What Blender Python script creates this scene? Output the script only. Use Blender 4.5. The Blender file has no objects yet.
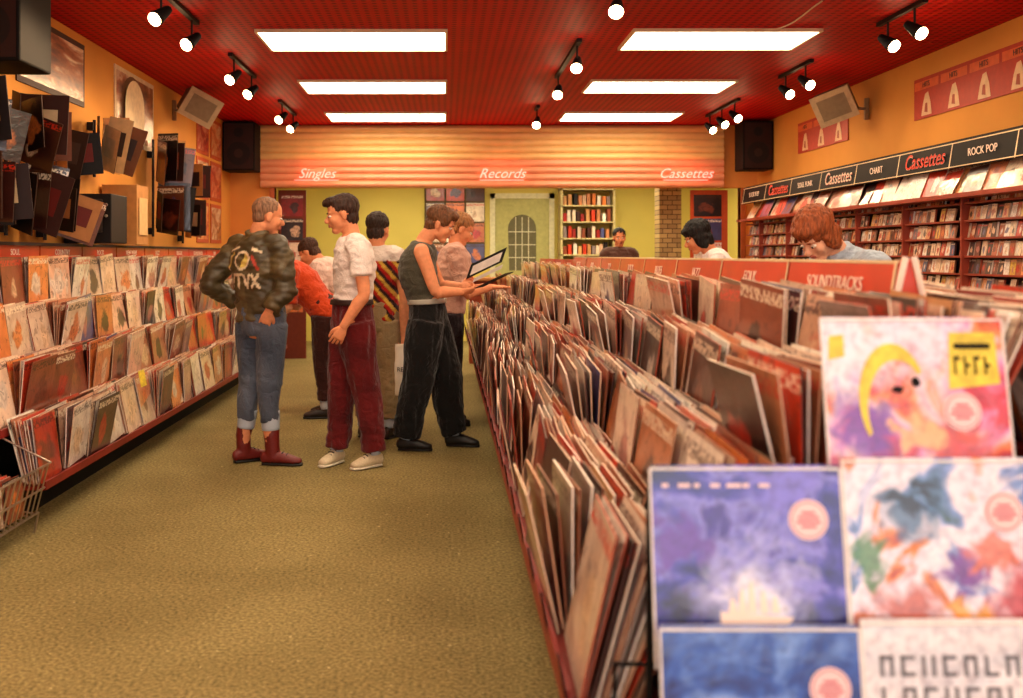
import bpy, bmesh, math, random
from mathutils import Vector, Matrix, noise
R = random.Random(11)
sc = bpy.context.scene
V = Vector

def l1(c):
    c /= 255.0
    return c/12.92 if c <= 0.04045 else ((c+0.055)/1.055)**2.4
def C(r, g, b): return (l1(r), l1(g), l1(b), 1.0)

# ------------------------------------------------------------------ materials
def newmat(name):
    m = bpy.data.materials.new(name); m.use_nodes = True
    nt = m.node_tree; b = nt.nodes['Principled BSDF']
    return m, nt, b
def ramp(nt, stops, interp='LINEAR'):
    n = nt.nodes.new('ShaderNodeValToRGB'); cr = n.color_ramp; cr.interpolation = interp
    while len(cr.elements) < len(stops): cr.elements.new(0.5)
    for e, (p, c) in zip(cr.elements, stops): e.position = p; e.color = c
    return n
def mixc(nt, a, b, fac, bt='MIX'):
    n = nt.nodes.new('ShaderNodeMix'); n.data_type = 'RGBA'; n.blend_type = bt
    for s, x in ((6, a), (7, b), (0, fac)):
        if isinstance(x, bpy.types.NodeSocket): nt.links.new(x, n.inputs[s])
        else: n.inputs[s].default_value = x
    return n.outputs[2]
def noisen(nt, vec, scale, detail=3, dist=0):
    n = nt.nodes.new('ShaderNodeTexNoise'); n.inputs['Scale'].default_value = scale
    n.inputs['Detail'].default_value = detail; n.inputs['Distortion'].default_value = dist
    if vec is not None: nt.links.new(vec, n.inputs['Vector'])
    return n
def mathn(nt, op, a, b=0.0, clamp=False):
    n = nt.nodes.new('ShaderNodeMath'); n.operation = op; n.use_clamp = clamp
    for i, x in enumerate((a, b)):
        if isinstance(x, bpy.types.NodeSocket): nt.links.new(x, n.inputs[i])
        else: n.inputs[i].default_value = x
    return n.outputs[0]
def mat(name, col, rough=0.6, metal=0.0, var=0.15, scale=8.0, coat=0.0, bump=0.0, emit=0.0, spec=0.5, stretch=None):
    m, nt, b = newmat(name)
    tc = nt.nodes.new('ShaderNodeTexCoord'); vec = tc.outputs['Object']
    if stretch:
        mp = nt.nodes.new('ShaderNodeMapping'); mp.inputs['Scale'].default_value = stretch; nt.links.new(vec, mp.inputs['Vector']); vec = mp.outputs['Vector']
    nz = noisen(nt, vec, scale, 4)
    dark = tuple(c*(1-var) for c in col[:3])+(1,); lite = tuple(min(1, c*(1+var)) for c in col[:3])+(1,)
    rp = ramp(nt, [(0.3, dark), (0.7, lite)])
    nt.links.new(nz.outputs['Fac'], rp.inputs['Fac'])
    nt.links.new(rp.outputs['Color'], b.inputs['Base Color'])
    b.inputs['Roughness'].default_value = rough; b.inputs['Metallic'].default_value = metal
    b.inputs['Coat Weight'].default_value = coat
    b.inputs['Specular IOR Level'].default_value = spec
    if bump:
        bp = nt.nodes.new('ShaderNodeBump'); bp.inputs['Strength'].default_value = bump; bp.inputs['Distance'].default_value = 0.01
        nz2 = noisen(nt, vec, scale*(12 if not stretch else 1.5), 3)
        nt.links.new(nz2.outputs['Fac'], bp.inputs['Height']); nt.links.new(bp.outputs['Normal'], b.inputs['Normal'])
    if emit:
        b.inputs['Emission Color'].default_value = col; b.inputs['Emission Strength'].default_value = emit
    return m
def vcolmat(name, rough=0.8, bump=0.0, sheen=0.0, nscale=120, coat=0.0, spec=.5):
    m, nt, b = newmat(name)
    at = nt.nodes.new('ShaderNodeAttribute'); at.attribute_name = 'Col'
    tc = nt.nodes.new('ShaderNodeTexCoord')
    nz = noisen(nt, tc.outputs['Object'], nscale, 3)
    rp = ramp(nt, [(0.25, (0.78, 0.78, 0.78, 1)), (0.75, (1, 1, 1, 1))])
    nt.links.new(nz.outputs['Fac'], rp.inputs['Fac'])
    o = mixc(nt, at.outputs['Color'], rp.outputs['Color'], 1.0, 'MULTIPLY')
    nt.links.new(o, b.inputs['Base Color']); b.inputs['Roughness'].default_value = rough
    b.inputs['Coat Weight'].default_value = coat; b.inputs['Specular IOR Level'].default_value = spec
    if bump:
        bp = nt.nodes.new('ShaderNodeBump'); bp.inputs['Strength'].default_value = bump; bp.inputs['Distance'].default_value = 0.004
        nt.links.new(nz.outputs['Fac'], bp.inputs['Height']); nt.links.new(bp.outputs['Normal'], b.inputs['Normal'])
    return m
def clothmat(name):
    m, nt, b = newmat(name)
    at = nt.nodes.new('ShaderNodeAttribute'); at.attribute_name = 'Col'
    tc = nt.nodes.new('ShaderNodeTexCoord')
    n1 = noisen(nt, tc.outputs['Object'], 160, 2); n2 = noisen(nt, tc.outputs['Object'], 14, 3, 1.2)
    rp = ramp(nt, [(0.25, (0.80, 0.80, 0.80, 1)), (0.75, (1, 1, 1, 1))]); nt.links.new(n1.outputs['Fac'], rp.inputs['Fac'])
    nt.links.new(mixc(nt, at.outputs['Color'], rp.outputs['Color'], 1.0, 'MULTIPLY'), b.inputs['Base Color'])
    b.inputs['Roughness'].default_value = .9; b.inputs['Specular IOR Level'].default_value = .2; b.inputs['Sheen Weight'].default_value = .15
    b1 = nt.nodes.new('ShaderNodeBump'); b1.inputs['Strength'].default_value = .8; b1.inputs['Distance'].default_value = .025; nt.links.new(n2.outputs['Fac'], b1.inputs['Height'])
    b2 = nt.nodes.new('ShaderNodeBump'); b2.inputs['Strength'].default_value = .3; b2.inputs['Distance'].default_value = .003; nt.links.new(n1.outputs['Fac'], b2.inputs['Height'])
    nt.links.new(b1.outputs['Normal'], b2.inputs['Normal']); nt.links.new(b2.outputs['Normal'], b.inputs['Normal'])
    return m

def cover_material(name, rough=0.3):
    """printed record sleeve: base colour from attribute, artwork from UV (integer part = random seed)"""
    m, nt, b = newmat(name)
    at = nt.nodes.new('ShaderNodeAttribute'); at.attribute_name = 'Col'
    uv = nt.nodes.new('ShaderNodeUVMap')
    sep = nt.nodes.new('ShaderNodeSeparateXYZ'); nt.links.new(uv.outputs['UV'], sep.inputs[0])
    fl = nt.nodes.new('ShaderNodeVectorMath'); fl.operation = 'FLOOR'; nt.links.new(uv.outputs['UV'], fl.inputs[0])
    wn = nt.nodes.new('ShaderNodeTexWhiteNoise'); wn.noise_dimensions = '2D'; nt.links.new(fl.outputs[0], wn.inputs['Vector'])
    ws = nt.nodes.new('ShaderNodeSeparateColor'); nt.links.new(wn.outputs['Color'], ws.inputs[0])
    s1, s2, s3 = ws.outputs[0], ws.outputs[1], ws.outputs[2]
    u = mathn(nt, 'FRACT', sep.outputs[0]); v = mathn(nt, 'FRACT', sep.outputs[1])
    n1 = noisen(nt, uv.outputs['UV'], 3.0, 3, 0.5)
    n2 = noisen(nt, uv.outputs['UV'], 7.0, 4, 0.8)
    n1f, n2f = n1.outputs['Fac'], n2.outputs['Fac']
    pal = ramp(nt, [(0.0, C(40, 20, 18)), (0.14, C(206, 44, 26)), (0.28, C(244, 206, 168)), (0.44, C(130, 64, 42)), (0.54, C(232, 130, 60)), (0.66, C(246, 230, 216)), (0.84, C(86, 84, 130)), (0.92, C(206, 130, 120))], 'CONSTANT')
    nt.links.new(s1, pal.inputs['Fac'])
    sh = ramp(nt, [(0.3, (0.62, 0.55, 0.53, 1)), (0.62, (1, 1, 1, 1))]); nt.links.new(n1f, sh.inputs['Fac'])
    c = mixc(nt, at.outputs['Color'], sh.outputs['Color'], 0.8, 'MULTIPLY')
    du = mathn(nt, 'SUBTRACT', u, mathn(nt, 'ADD', mathn(nt, 'MULTIPLY', s3, .3), .35)); dv = mathn(nt, 'SUBTRACT', v, .42)
    du = mathn(nt, 'MULTIPLY', du, mathn(nt, 'ADD', mathn(nt, 'MULTIPLY', s2, 1.2), .6))
    d = mathn(nt, 'SQRT', mathn(nt, 'ADD', mathn(nt, 'MULTIPLY', du, du), mathn(nt, 'MULTIPLY', dv, dv)))
    d = mathn(nt, 'ADD', d, mathn(nt, 'MULTIPLY', mathn(nt, 'SUBTRACT', n1f, .5), .55))
    sub = ramp(nt, [(0.20, (1, 1, 1, 1)), (0.27, (0, 0, 0, 1))]); nt.links.new(d, sub.inputs['Fac'])
    sc2 = ramp(nt, [(0.35, (0.4, 0.34, 0.33, 1)), (0.6, (1, 1, 1, 1))]); nt.links.new(n2f, sc2.inputs['Fac'])
    subc = mixc(nt, pal.outputs['Color'], sc2.outputs['Color'], .8, 'MULTIPLY')
    c = mixc(nt, c, subc, mathn(nt, 'MULTIPLY', sub.outputs['Color'], .9))
    f2 = ramp(nt, [(0.60, (0, 0, 0, 1)), (0.64, (1, 1, 1, 1))]); nt.links.new(n2f, f2.inputs['Fac'])
    c = mixc(nt, c, C(70, 26, 18), mathn(nt, 'MULTIPLY', f2.outputs['Color'], 0.5))
    top = mathn(nt, 'GREATER_THAN', v, 0.84); top2 = mathn(nt, 'LESS_THAN', v, 0.95)
    n3 = noisen(nt, uv.outputs['UV'], 20, 1); t3 = mathn(nt, 'GREATER_THAN', n3.outputs['Fac'], 0.48)
    tf = mathn(nt, 'MULTIPLY', mathn(nt, 'MULTIPLY', top, top2), t3)
    tcol = ramp(nt, [(0.0, C(60, 26, 20)), (0.4, C(245, 228, 200)), (0.8, C(214, 50, 24))], 'CONSTANT'); nt.links.new(s2, tcol.inputs['Fac'])
    c = mixc(nt, c, tcol.outputs['Color'], mathn(nt, 'MULTIPLY', tf, .8))
    nt.links.new(c, b.inputs['Base Color'])
    b.inputs['Roughness'].default_value = rough; b.inputs['Coat Weight'].default_value = 0.7
    b.inputs['Coat Roughness'].default_value = 0.16
    bp = nt.nodes.new('ShaderNodeBump'); bp.inputs['Strength'].default_value = 0.5; bp.inputs['Distance'].default_value = 0.012
    nb = noisen(nt, uv.outputs['UV'], 5, 2, 1.0); nt.links.new(nb.outputs['Fac'], bp.inputs['Height'])
    nt.links.new(bp.outputs['Normal'], b.inputs['Coat Normal'])
    return m
def art_material(name, stops, scale=2.4, dist=1.5, detail=5, glow=None):
    """glow = (u, v, radius, colour): printed colour areas in the artwork"""
    m, nt, b = newmat(name)
    uv = nt.nodes.new('ShaderNodeUVMap')
    n1 = noisen(nt, uv.outputs['UV'], scale, detail, dist)
    rp = ramp(nt, stops); nt.links.new(n1.outputs['Fac'], rp.inputs['Fac'])
    c = rp.outputs['Color']
    if glow:
        sep = nt.nodes.new('ShaderNodeSeparateXYZ'); nt.links.new(uv.outputs['UV'], sep.inputs[0])
        for gu, gv, gr, gc in glow:
            du = mathn(nt, 'SUBTRACT', mathn(nt, 'FRACT', sep.outputs[0]), gu); dv = mathn(nt, 'SUBTRACT', mathn(nt, 'FRACT', sep.outputs[1]), gv)
            d = mathn(nt, 'SQRT', mathn(nt, 'ADD', mathn(nt, 'MULTIPLY', du, du), mathn(nt, 'MULTIPLY', dv, dv)))
            n2 = noisen(nt, uv.outputs['UV'], 7, 5, .6)
            d = mathn(nt, 'ADD', d, mathn(nt, 'MULTIPLY', mathn(nt, 'SUBTRACT', n2.outputs['Fac'], .5), .55))
            g = ramp(nt, [(gr*.45, (1, 1, 1, 1)), (gr, (0, 0, 0, 1))]); nt.links.new(d, g.inputs['Fac'])
            c = mixc(nt, c, gc, mathn(nt, 'MULTIPLY', g.outputs['Color'], .9))
    n5 = noisen(nt, uv.outputs['UV'], 18, 4, .3); r5 = ramp(nt, [(0.36, (0.55, 0.5, 0.55, 1)), (0.55, (1, 1, 1, 1))]); nt.links.new(n5.outputs['Fac'], r5.inputs['Fac'])
    c = mixc(nt, c, r5.outputs['Color'], .55, 'MULTIPLY')
    nt.links.new(c, b.inputs['Base Color'])
    b.inputs['Roughness'].default_value = 0.35; b.inputs['Coat Weight'].default_value = 0.5; b.inputs['Coat Roughness'].default_value = 0.15
    bp = nt.nodes.new('ShaderNodeBump'); bp.inputs['Strength'].default_value = 0.4; bp.inputs['Distance'].default_value = 0.01
    nb = noisen(nt, uv.outputs['UV'], 3, 2, 1.0); nt.links.new(nb.outputs['Fac'], bp.inputs['Height'])
    nt.links.new(bp.outputs['Normal'], b.inputs['Coat Normal'])
    return m

M_cover = cover_material('printed_sleeve')
M_edge = vcolmat('sleeve_edge', 0.6, nscale=60)
M_vc = vcolmat('painted_metal', 0.6, nscale=20, spec=.3)
M_cloth = clothmat('cloth')
M_leather = vcolmat('leather', 0.5, bump=0.25, nscale=90)
M_skin = mat('skin', C(224, 146, 102), 0.6, var=0.10, scale=30, spec=.3)
M_skin2 = mat('skin_pale', C(236, 176, 140), 0.6, var=0.08, scale=30, spec=.3)
M_red = mat('red_enamel', C(130, 28, 16), 0.5, var=0.2)
M_redsign = mat('red_sign_plastic', C(208, 64, 32), 0.35, var=0.1, coat=0.3)
M_black = mat('black_paint', C(10, 7, 6), 0.7, var=0.3, spec=.2)
M_dark = mat('dark_base', C(40, 14, 9), 0.6, var=0.3)
M_chrome = mat('chrome_wire', C(190, 176, 160), 0.3, metal=1.0, var=0.05)
M_white = mat('white_letters', C(250, 226, 206), 0.5, var=0.02)
M_bulb = mat('hot_bulb', (1.0, 0.62, 0.30, 1), 0.3, var=0.0, emit=45)
M_panel = mat('light_diffuser', (1.0, 0.81, 0.56, 1), 0.4, var=0.0, emit=11.5)
M_panel2 = mat('back_room_fill_diffuser', (1.0, 0.88, 0.58, 1), 0.4, var=0.0, emit=15)
M_neon = mat('neon_tube', (1.0, 0.24, 0.18, 1), 0.3, var=0.0, emit=2.4)
M_frame = mat('cream_trim', C(232, 205, 160), 0.5, var=0.05)

# ------------------------------------------------------------------ helpers
def link(o): sc.collection.objects.link(o); return o
def root(name, loc=(0, 0, 0)):
    e = bpy.data.objects.new(name, None); e.empty_display_size = 0.1; e.location = loc; link(e); return e
def attach(o, p):
    if p is not None:
        o.parent = p; o.matrix_parent_inverse = Matrix.Translation(p.location).inverted()
    return o

class MB:
    def __init__(s): s.v = []; s.f = []; s.uv = []; s.c = []; s.m = []
    def quad(s, pts, col=(1, 1, 1, 1), mi=0, uv=((0, 0), (1, 0), (1, 1), (0, 1))):
        n = len(s.v); s.v += [tuple(p) for p in pts]; s.f.append(tuple(range(n, n+len(pts))))
        s.uv += list(uv) if len(uv) == len(pts) else [(0, 0)]*len(pts); s.c.append(col); s.m.append(mi)
    def box(s, o, a, b, c, col=(1, 1, 1, 1), mi=0, fmi=None, uo=(0, 0), ecol=None):
        o, a, b, c = V(o), V(a), V(b), V(c)
        if ecol is None: ecol = col
        P = [o, o+a, o+a+b, o+b, o+c, o+a+c, o+a+b+c, o+b+c]
        n = len(s.v); s.v += [tuple(p) for p in P]
        fs = [(0, 1, 2, 3), (5, 4, 7, 6), (4, 0, 3, 7), (1, 5, 6, 2), (3, 2, 6, 7), (4, 5, 1, 0)]
        if a.cross(b).dot(c) > 0: fs = [tuple(reversed(f)) for f in fs]
        loc = {0: (0, 0), 1: (1, 0), 2: (1, 1), 3: (0, 1), 4: (0, 0), 5: (1, 0), 6: (1, 1), 7: (0, 1)}
        for i, f in enumerate(fs):
            s.f.append(tuple(n+k for k in f))
            if i < 2:
                s.uv += [(uo[0]+0.001+loc[k][0]*0.998, uo[1]+0.001+loc[k][1]*0.998) for k in f]
                s.m.append(fmi if fmi is not None else mi); s.c.append(col)
            else:
                s.uv += [(0, 0)]*4; s.m.append(mi); s.c.append(ecol)
    def abox(s, x0, x1, y0, y1, z0, z1, col=(1, 1, 1, 1), mi=0):
        s.box((x0, y0, z0), (x1-x0, 0, 0), (0, 0, z1-z0), (0, y1-y0, 0), col, mi)
    def rod(s, p, q, r, col=(1, 1, 1, 1), mi=0, n=6):
        p, q = V(p), V(q); t = (q-p).normalized()
        ref = V((0, 0, 1)) if abs(t.z) < 0.9 else V((1, 0, 0))
        a = t.cross(ref).normalized(); b = t.cross(a)
        k = len(s.v)
        for c0 in (p, q):
            for i in range(n):
                an = 2*math.pi*i/n; s.v.append(tuple(c0+a*math.cos(an)*r+b*math.sin(an)*r))
        for i in range(n):
            j = (i+1) % n; s.f.append((k+i, k+j, k+n+j, k+n+i)); s.uv += [(0, 0)]*4; s.c.append(col); s.m.append(mi)
        s.f.append(tuple(k+i for i in reversed(range(n)))); s.uv += [(0, 0)]*n; s.c.append(col); s.m.append(mi)
        s.f.append(tuple(k+n+i for i in range(n))); s.uv += [(0, 0)]*n; s.c.append(col); s.m.append(mi)
    def disc(s, c, a, b, r, col=(1, 1, 1, 1), mi=0, n=24, ry=None):
        c, a, b = V(c), V(a).normalized(), V(b).normalized(); ry = ry or r
        s.quad([c+a*math.cos(2*math.pi*i/n)*r+b*math.sin(2*math.pi*i/n)*ry for i in range(n)], col, mi)
    def obj(s, name, mats, parent=None, bevel=0):
        me = bpy.data.meshes.new(name); me.from_pydata(s.v, [], s.f)
        for m in mats: me.materials.append(m)
        me.polygons.foreach_set('material_index', s.m)
        ul = me.uv_layers.new(name='UVMap'); flat = [x for p in s.uv for x in p]; ul.data.foreach_set('uv', flat)
        ca = me.color_attributes.new('Col', 'FLOAT_COLOR', 'CORNER'); cf = []
        for f, c in zip(s.f, s.c): cf += list(c)*len(f)
        ca.data.foreach_set('color', cf); me.update()
        o = link(bpy.data.objects.new(name, me))
        if bevel:
            bv = o.modifiers.new('bevel', 'BEVEL'); bv.width = bevel; bv.segments = 2; bv.limit_method = 'ANGLE'
        return attach(o, parent)

def text(body, loc, rot, size, m, parent, name='lettering', ext=0.001, shear=0.0, align='CENTER'):
    cu = bpy.data.curves.new(name, 'FONT'); cu.body = body; cu.size = size; cu.extrude = ext
    cu.align_x = align; cu.align_y = 'CENTER'; cu.shear = shear; cu.resolution_u = 3
    cu.materials.append(m)
    o = link(bpy.data.objects.new(name, cu)); o.location = loc; o.rotation_euler = rot
    return attach(o, parent)
RX = math.pi/2
FACE_NX = (RX, 0, -RX); FACE_PX = (RX, 0, RX); FACE_NY = (RX, 0, 0)

# ------------------------------------------------------------------ room shell
XL, XR, YF, YB, H = -2.75, 4.0, -2.5, 12.8, 3.0
m, nt, b = newmat('carpet')
tc = nt.nodes.new('ShaderNodeTexCoord')
na = noisen(nt, tc.outputs['Object'], 1.1, 5, 0.4); nb_ = noisen(nt, tc.outputs['Object'], 70, 4)
r1 = ramp(nt, [(0.3, C(132, 116, 72)), (0.7, C(158, 141, 92))]); nt.links.new(na.outputs['Fac'], r1.inputs['Fac'])
r2 = ramp(nt, [(0.35, (0.50, 0.50, 0.50, 1)), (0.65, (1.15, 1.15, 1.1, 1))]); nt.links.new(nb_.outputs['Fac'], r2.inputs['Fac'])
c = mixc(nt, r1.outputs['Color'], r2.outputs['Color'], 1.0, 'MULTIPLY')
vs = noisen(nt, tc.outputs['Object'], 38, 2); sp = ramp(nt, [(0.70, (0, 0, 0, 1)), (0.73, (1, 1, 1, 1))]); nt.links.new(vs.outputs['Fac'], sp.inputs['Fac'])
c = mixc(nt, c, C(210, 190, 136), mathn(nt, 'MULTIPLY', sp.outputs['Color'], 0.6))
nt.links.new(c, b.inputs['Base Color']); b.inputs['Roughness'].default_value = 0.95; b.inputs['Specular IOR Level'].default_value = 0.15
bp = nt.nodes.new('ShaderNodeBump'); bp.inputs['Strength'].default_value = 0.5; bp.inputs['Distance'].default_value = 0.01
nt.links.new(nb_.outputs['Fac'], bp.inputs['Height']); nt.links.new(bp.outputs['Normal'], b.inputs['Normal'])
M_carpet = m
m, nt, b = newmat('red_ceiling')
tc = nt.nodes.new('ShaderNodeTexCoord'); vo = nt.nodes.new('ShaderNodeTexVoronoi'); vo.inputs['Scale'].default_value = 15; vo.inputs['Randomness'].default_value = 0
nt.links.new(tc.outputs['Object'], vo.inputs['Vector'])
rp = ramp(nt, [(0.20, C(120, 5, 5)), (0.32, C(198, 11, 12))]); nt.links.new(vo.outputs['Distance'], rp.inputs['Fac'])
nz = noisen(nt, tc.outputs['Object'], 1.5, 3); r3 = ramp(nt, [(0.3, (0.85, 0.85, 0.85, 1)), (0.7, (1, 1, 1, 1))]); nt.links.new(nz.outputs['Fac'], r3.inputs['Fac'])
nt.links.new(mixc(nt, rp.outputs['Color'], r3.outputs['Color'], 1.0, 'MULTIPLY'), b.inputs['Base Color'])
b.inputs['Roughness'].default_value = 0.6; b.inputs['Specular IOR Level'].default_value = 0.10
bp = nt.nodes.new('ShaderNodeBump'); bp.inputs['Strength'].default_value = 0.3; bp.inputs['Distance'].default_value = 0.01
nt.links.new(vo.outputs['Distance'], bp.inputs['Height']); nt.links.new(bp.outputs['Normal'], b.inputs['Normal'])
M_ceil = m
M_wall = mat('ochre_wall', C(214, 150, 70), 0.85, var=0.08, scale=1.5, bump=0.05, spec=.2)
M_wallb = mat('orange_wall', C(226, 146, 66), 0.8, var=0.08, scale=1.5)
M_green = mat('yellow_green_wall', C(220, 202, 104), 0.8, var=0.06, scale=1.2)

def shell(name, boxes, m):
    mb = MB()
    for bx in boxes: mb.abox(*bx)
    return mb.obj(name, [m])
YBR = 15.6
shell('floor', [(XL-.1, XR+.1, YF-.1, YBR+.1, -.1, 0)], M_carpet)
shell('ceiling', [(XL-.1, XR+.1, YF-.1, YB+.1, H, H+.1)], M_ceil)
shell('wall_left', [(XL-.1, XL, YF-.1, YB+.1, 0, H)], M_wall)
shell('wall_right', [(XR, XR+.1, YF-.1, YB+.1, 0, H)], M_wall)
shell('wall_back', [(XL, -2.18, YB, YB+.1, 0, H), (3.78, XR, YB, YB+.1, 0, H), (-2.18, 3.78, YB, YB+.1, 2.2, H)], M_wallb)
shell('wall_front', [(XL, XR, YF-.1, YF, 0, .5), (XL, XR, YF-.1, YF, 2.6, H), (XL, -2.2, YF-.1, YF, .5, 2.6), (3.5, XR, YF-.1, YF, .5, 2.6)], M_wallb)
mb = MB()
for x in (-2.2, -.3, 1.6, 3.46): mb.abox(x, x+.04, YF-.07, YF-.03, .5, 2.6)
mb.abox(-2.2, 3.5, YF-.07, YF-.03, .5, .54); mb.abox(-2.2, 3.5, YF-.07, YF-.03, 2.56, 2.6)
mb.obj('window_1', [M_frame])
shell('wall_back_room', [(-3.0, 4.3, YBR, YBR+.1, 0, 2.7), (-3.1, -3.0, YB+.1, YBR, 0, 2.7), (4.2, 4.3, YB+.1, YBR, 0, 2.7)], M_green)
shell('ceiling_back_room', [(-3.0, 4.2, YB+.1, YBR, 2.6, 2.7)], M_green)
shell('floor_back_room', [(-3.0, XL-.1, YB+.1, YBR, -.1, 0), (XR+.1, 4.2, YB+.1, YBR, -.1, 0)], M_carpet)

# corrugated shutter band on back wall
mb = MB(); n = 210; z0, z1 = 2.2, 2.99; prev = None
for i in range(n+1):
    z = z0+(z1-z0)*i/n; ph = (z-z0)/0.088 % 1.0
    y = YB-.05-.035*abs(math.sin(math.pi*ph))**0.7
    if prev: mb.quad([(-2.35, prev[0], prev[1]), (3.55, prev[0], prev[1]), (3.55, y, z), (-2.35, y, z)], mi=1 if z < 2.56 else 0)
    prev = (y, z)
mb.abox(-2.35, 3.55, YB-.05, YB-.001, z0, z1)
o = mb.obj('roller_shutter', [mat('shutter_metal', C(240, 194, 124), 0.35, var=0.05, coat=0.2), mat('shutter_metal_painted_glow', C(234, 158, 116), 0.35, var=0.05, coat=0.3)])  # lower ribs coloured redder: the neon's reflected glow put into the base colour
for p in o.data.polygons: p.use_smooth = True
for x, s in ((.72, 'Records'), (-1.63, 'Singles'), (3.05, 'Cassettes')):
    rt = root('neon_sign', (x, YB-.15, 2.36))
    text(s, (x, YB-.12, 2.37), FACE_NY, .175, M_neon, rt, 'neon_lettering', .003, .4)
    q = MB(); q.rod((x-.28, YB-.12, 2.29), (x+.28, YB-.12, 2.29), .005); q.obj('neon_underline', [M_neon], rt)
    pl = bpy.data.lights.new('neon_glow', 'POINT'); pl.energy = 2.2; pl.color = (1, .12, .06); pl.shadow_soft_size = .10
    po = link(bpy.data.objects.new('neon_glow', pl)); po.location = (x, YB-.24, 2.36); attach(po, rt)

shell('baseboard_right', [(XR-.02, XR, YF, YB, 0, .12)], M_dark)
shell('trim_1', [(-2.24, -2.18, YB-.03, YB+.12, 0, 2.2), (3.78, 3.84, YB-.03, YB+.12, 0, 2.2)], mat('wood_trim', C(176, 84, 36), .5))

# ------------------------------------------------------------------ ceiling light panels
def light_panel(x0, x1, y0, y1, z=H, m=None):
    rt = root('ceiling_light_panel', ((x0+x1)/2, (y0+y1)/2, z-.03))
    mb = MB(); f = .02
    mb.abox(x0-f, x1+f, y0-f, y0, z-.025, z-.001); mb.abox(x0-f, x1+f, y1, y1+f, z-.025, z-.001)
    mb.abox(x0-f, x0, y0, y1, z-.025, z-.001); mb.abox(x1, x1+f, y0, y1, z-.025, z-.001)
    mb.obj('frame', [M_frame], rt)
    mb = MB(); mb.abox(x0, x1, y0, y1, z-.022, z-.002); mb.obj('diffuser', [m or M_panel], rt)
for yy in (-1.1, 1.0, 3.1, 5.2, 7.36, 9.48, 11.6):
    light_panel(-1.38, 0.0, yy, yy+.66); light_panel(1.4, 2.75, yy-.02, yy+.62)
light_panel(-1.4, .3, 13.6, 14.3, 2.6, M_panel2); light_panel(1.3, 3.2, 13.6, 14.3, 2.6, M_panel2)  # unseen panels added to brighten the back room

# ------------------------------------------------------------------ loft / remesh tools
def cat(p0, p1, p2, p3, t):
    return 0.5*((2*p1)+(p2-p0)*t+(2*p0-5*p1+4*p2-p3)*t*t+(3*p1-p0-3*p2+p3)*t*t*t)
def loft(bm, pts, rads, ref, n=14, sub=3, cap=0.8):
    pts = [V(p) for p in pts]; rads = [V((r[0], r[1], 0)) if isinstance(r, (tuple, list)) else V((r, r, 0)) for r in rads]
    P = []; Q = []; L = len(pts)
    for i in range(L-1):
        a = max(i-1, 0); d = min(i+2, L-1)
        for k in range(sub):
            t = k/sub
            P.append(cat(pts[a], pts[i], pts[i+1], pts[d], t)); Q.append(rads[i].lerp(rads[i+1], t))
    P.append(pts[-1]); Q.append(rads[-1])
    T = []
    for i in range(len(P)):
        t = P[min(i+1, len(P)-1)]-P[max(i-1, 0)]; T.append(t.normalized())
    ref = V(ref)
    rings = []
    def ring(c, t, q, s=1.0):
        a = ref-t*ref.dot(t)
        if a.length < 1e-3: a = V((0.3, 0.9, 0.2))-t*V((0.3, 0.9, 0.2)).dot(t)
        a.normalize(); b = t.cross(a)
        rings.append([bm.verts.new(c+a*math.cos(2*math.pi*i/n)*max(q.x*s, 1e-4)+b*math.sin(2*math.pi*i/n)*max(q.y*s, 1e-4)) for i in range(n)])
    m0 = min(Q[0].x, Q[0].y)*cap; m1 = min(Q[-1].x, Q[-1].y)*cap
    for an in (80, 55, 28): ring(P[0]-T[0]*m0*math.sin(math.radians(an)), T[0], Q[0], math.cos(math.radians(an)))
    for p, t, q in zip(P, T, Q): ring(p, t, q)
    for an in (28, 55, 80): ring(P[-1]+T[-1]*m1*math.sin(math.radians(an)), T[-1], Q[-1], math.cos(math.radians(an)))
    for A, B in zip(rings[:-1], rings[1:]):
        for i in range(n):
            j = (i+1) % n; bm.faces.new((A[i], A[j], B[j], B[i]))
    bm.faces.new(list(reversed(rings[0]))); bm.faces.new(rings[-1])
def ell(bm, c, ax, rad, seg=20):
    F, L, U = ax
    M = Matrix(((F.x*rad[0], L.x*rad[1], U.x*rad[2], c.x), (F.y*rad[0], L.y*rad[1], U.y*rad[2], c.y), (F.z*rad[0], L.z*rad[1], U.z*rad[2], c.z), (0, 0, 0, 1)))
    bmesh.ops.create_uvsphere(bm, u_segments=seg, v_segments=seg//2+2, radius=1.0, matrix=M)
def solid(bm, name, mats, parent, voxel=None, smooth=2, disp=None, colf=None, zmin=None, matf=None):
    bmesh.ops.recalc_face_normals(bm, faces=bm.faces)
    me = bpy.data.meshes.new(name); bm.to_mesh(me); bm.free()
    o = link(bpy.data.objects.new(name, me))
    if voxel:
        r = o.modifiers.new('r', 'REMESH'); r.mode = 'VOXEL'; r.voxel_size = voxel
        if smooth:
            s = o.modifiers.new('s', 'SMOOTH'); s.factor = 0.5; s.iterations = smooth
        dg = bpy.context.evaluated_depsgraph_get()
        me2 = bpy.data.meshes.new_from_object(o.evaluated_get(dg)); o.modifiers.clear(); o.data = me2; me = me2; me.name = name
    me.materials.clear()
    for m in mats: me.materials.append(m)
    if disp:
        N = [v.normal.copy() for v in me.vertices]
        for v, nn in zip(me.vertices, N): v.co = v.co+nn*disp(v.co, nn)
    if zmin is not None:
        for v in me.vertices:
            if v.co.z < zmin: v.co.z = zmin
    if colf:
        ca = me.color_attributes.new('Col', 'FLOAT_COLOR', 'POINT'); cf = []
        for v in me.vertices: cf += list(colf(v.co, v.normal))
        ca.data.foreach_set('color', cf)
    me.polygons.foreach_set('use_smooth', [True]*len(me.polygons)); me.update()
    return attach(o, parent)
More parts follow.
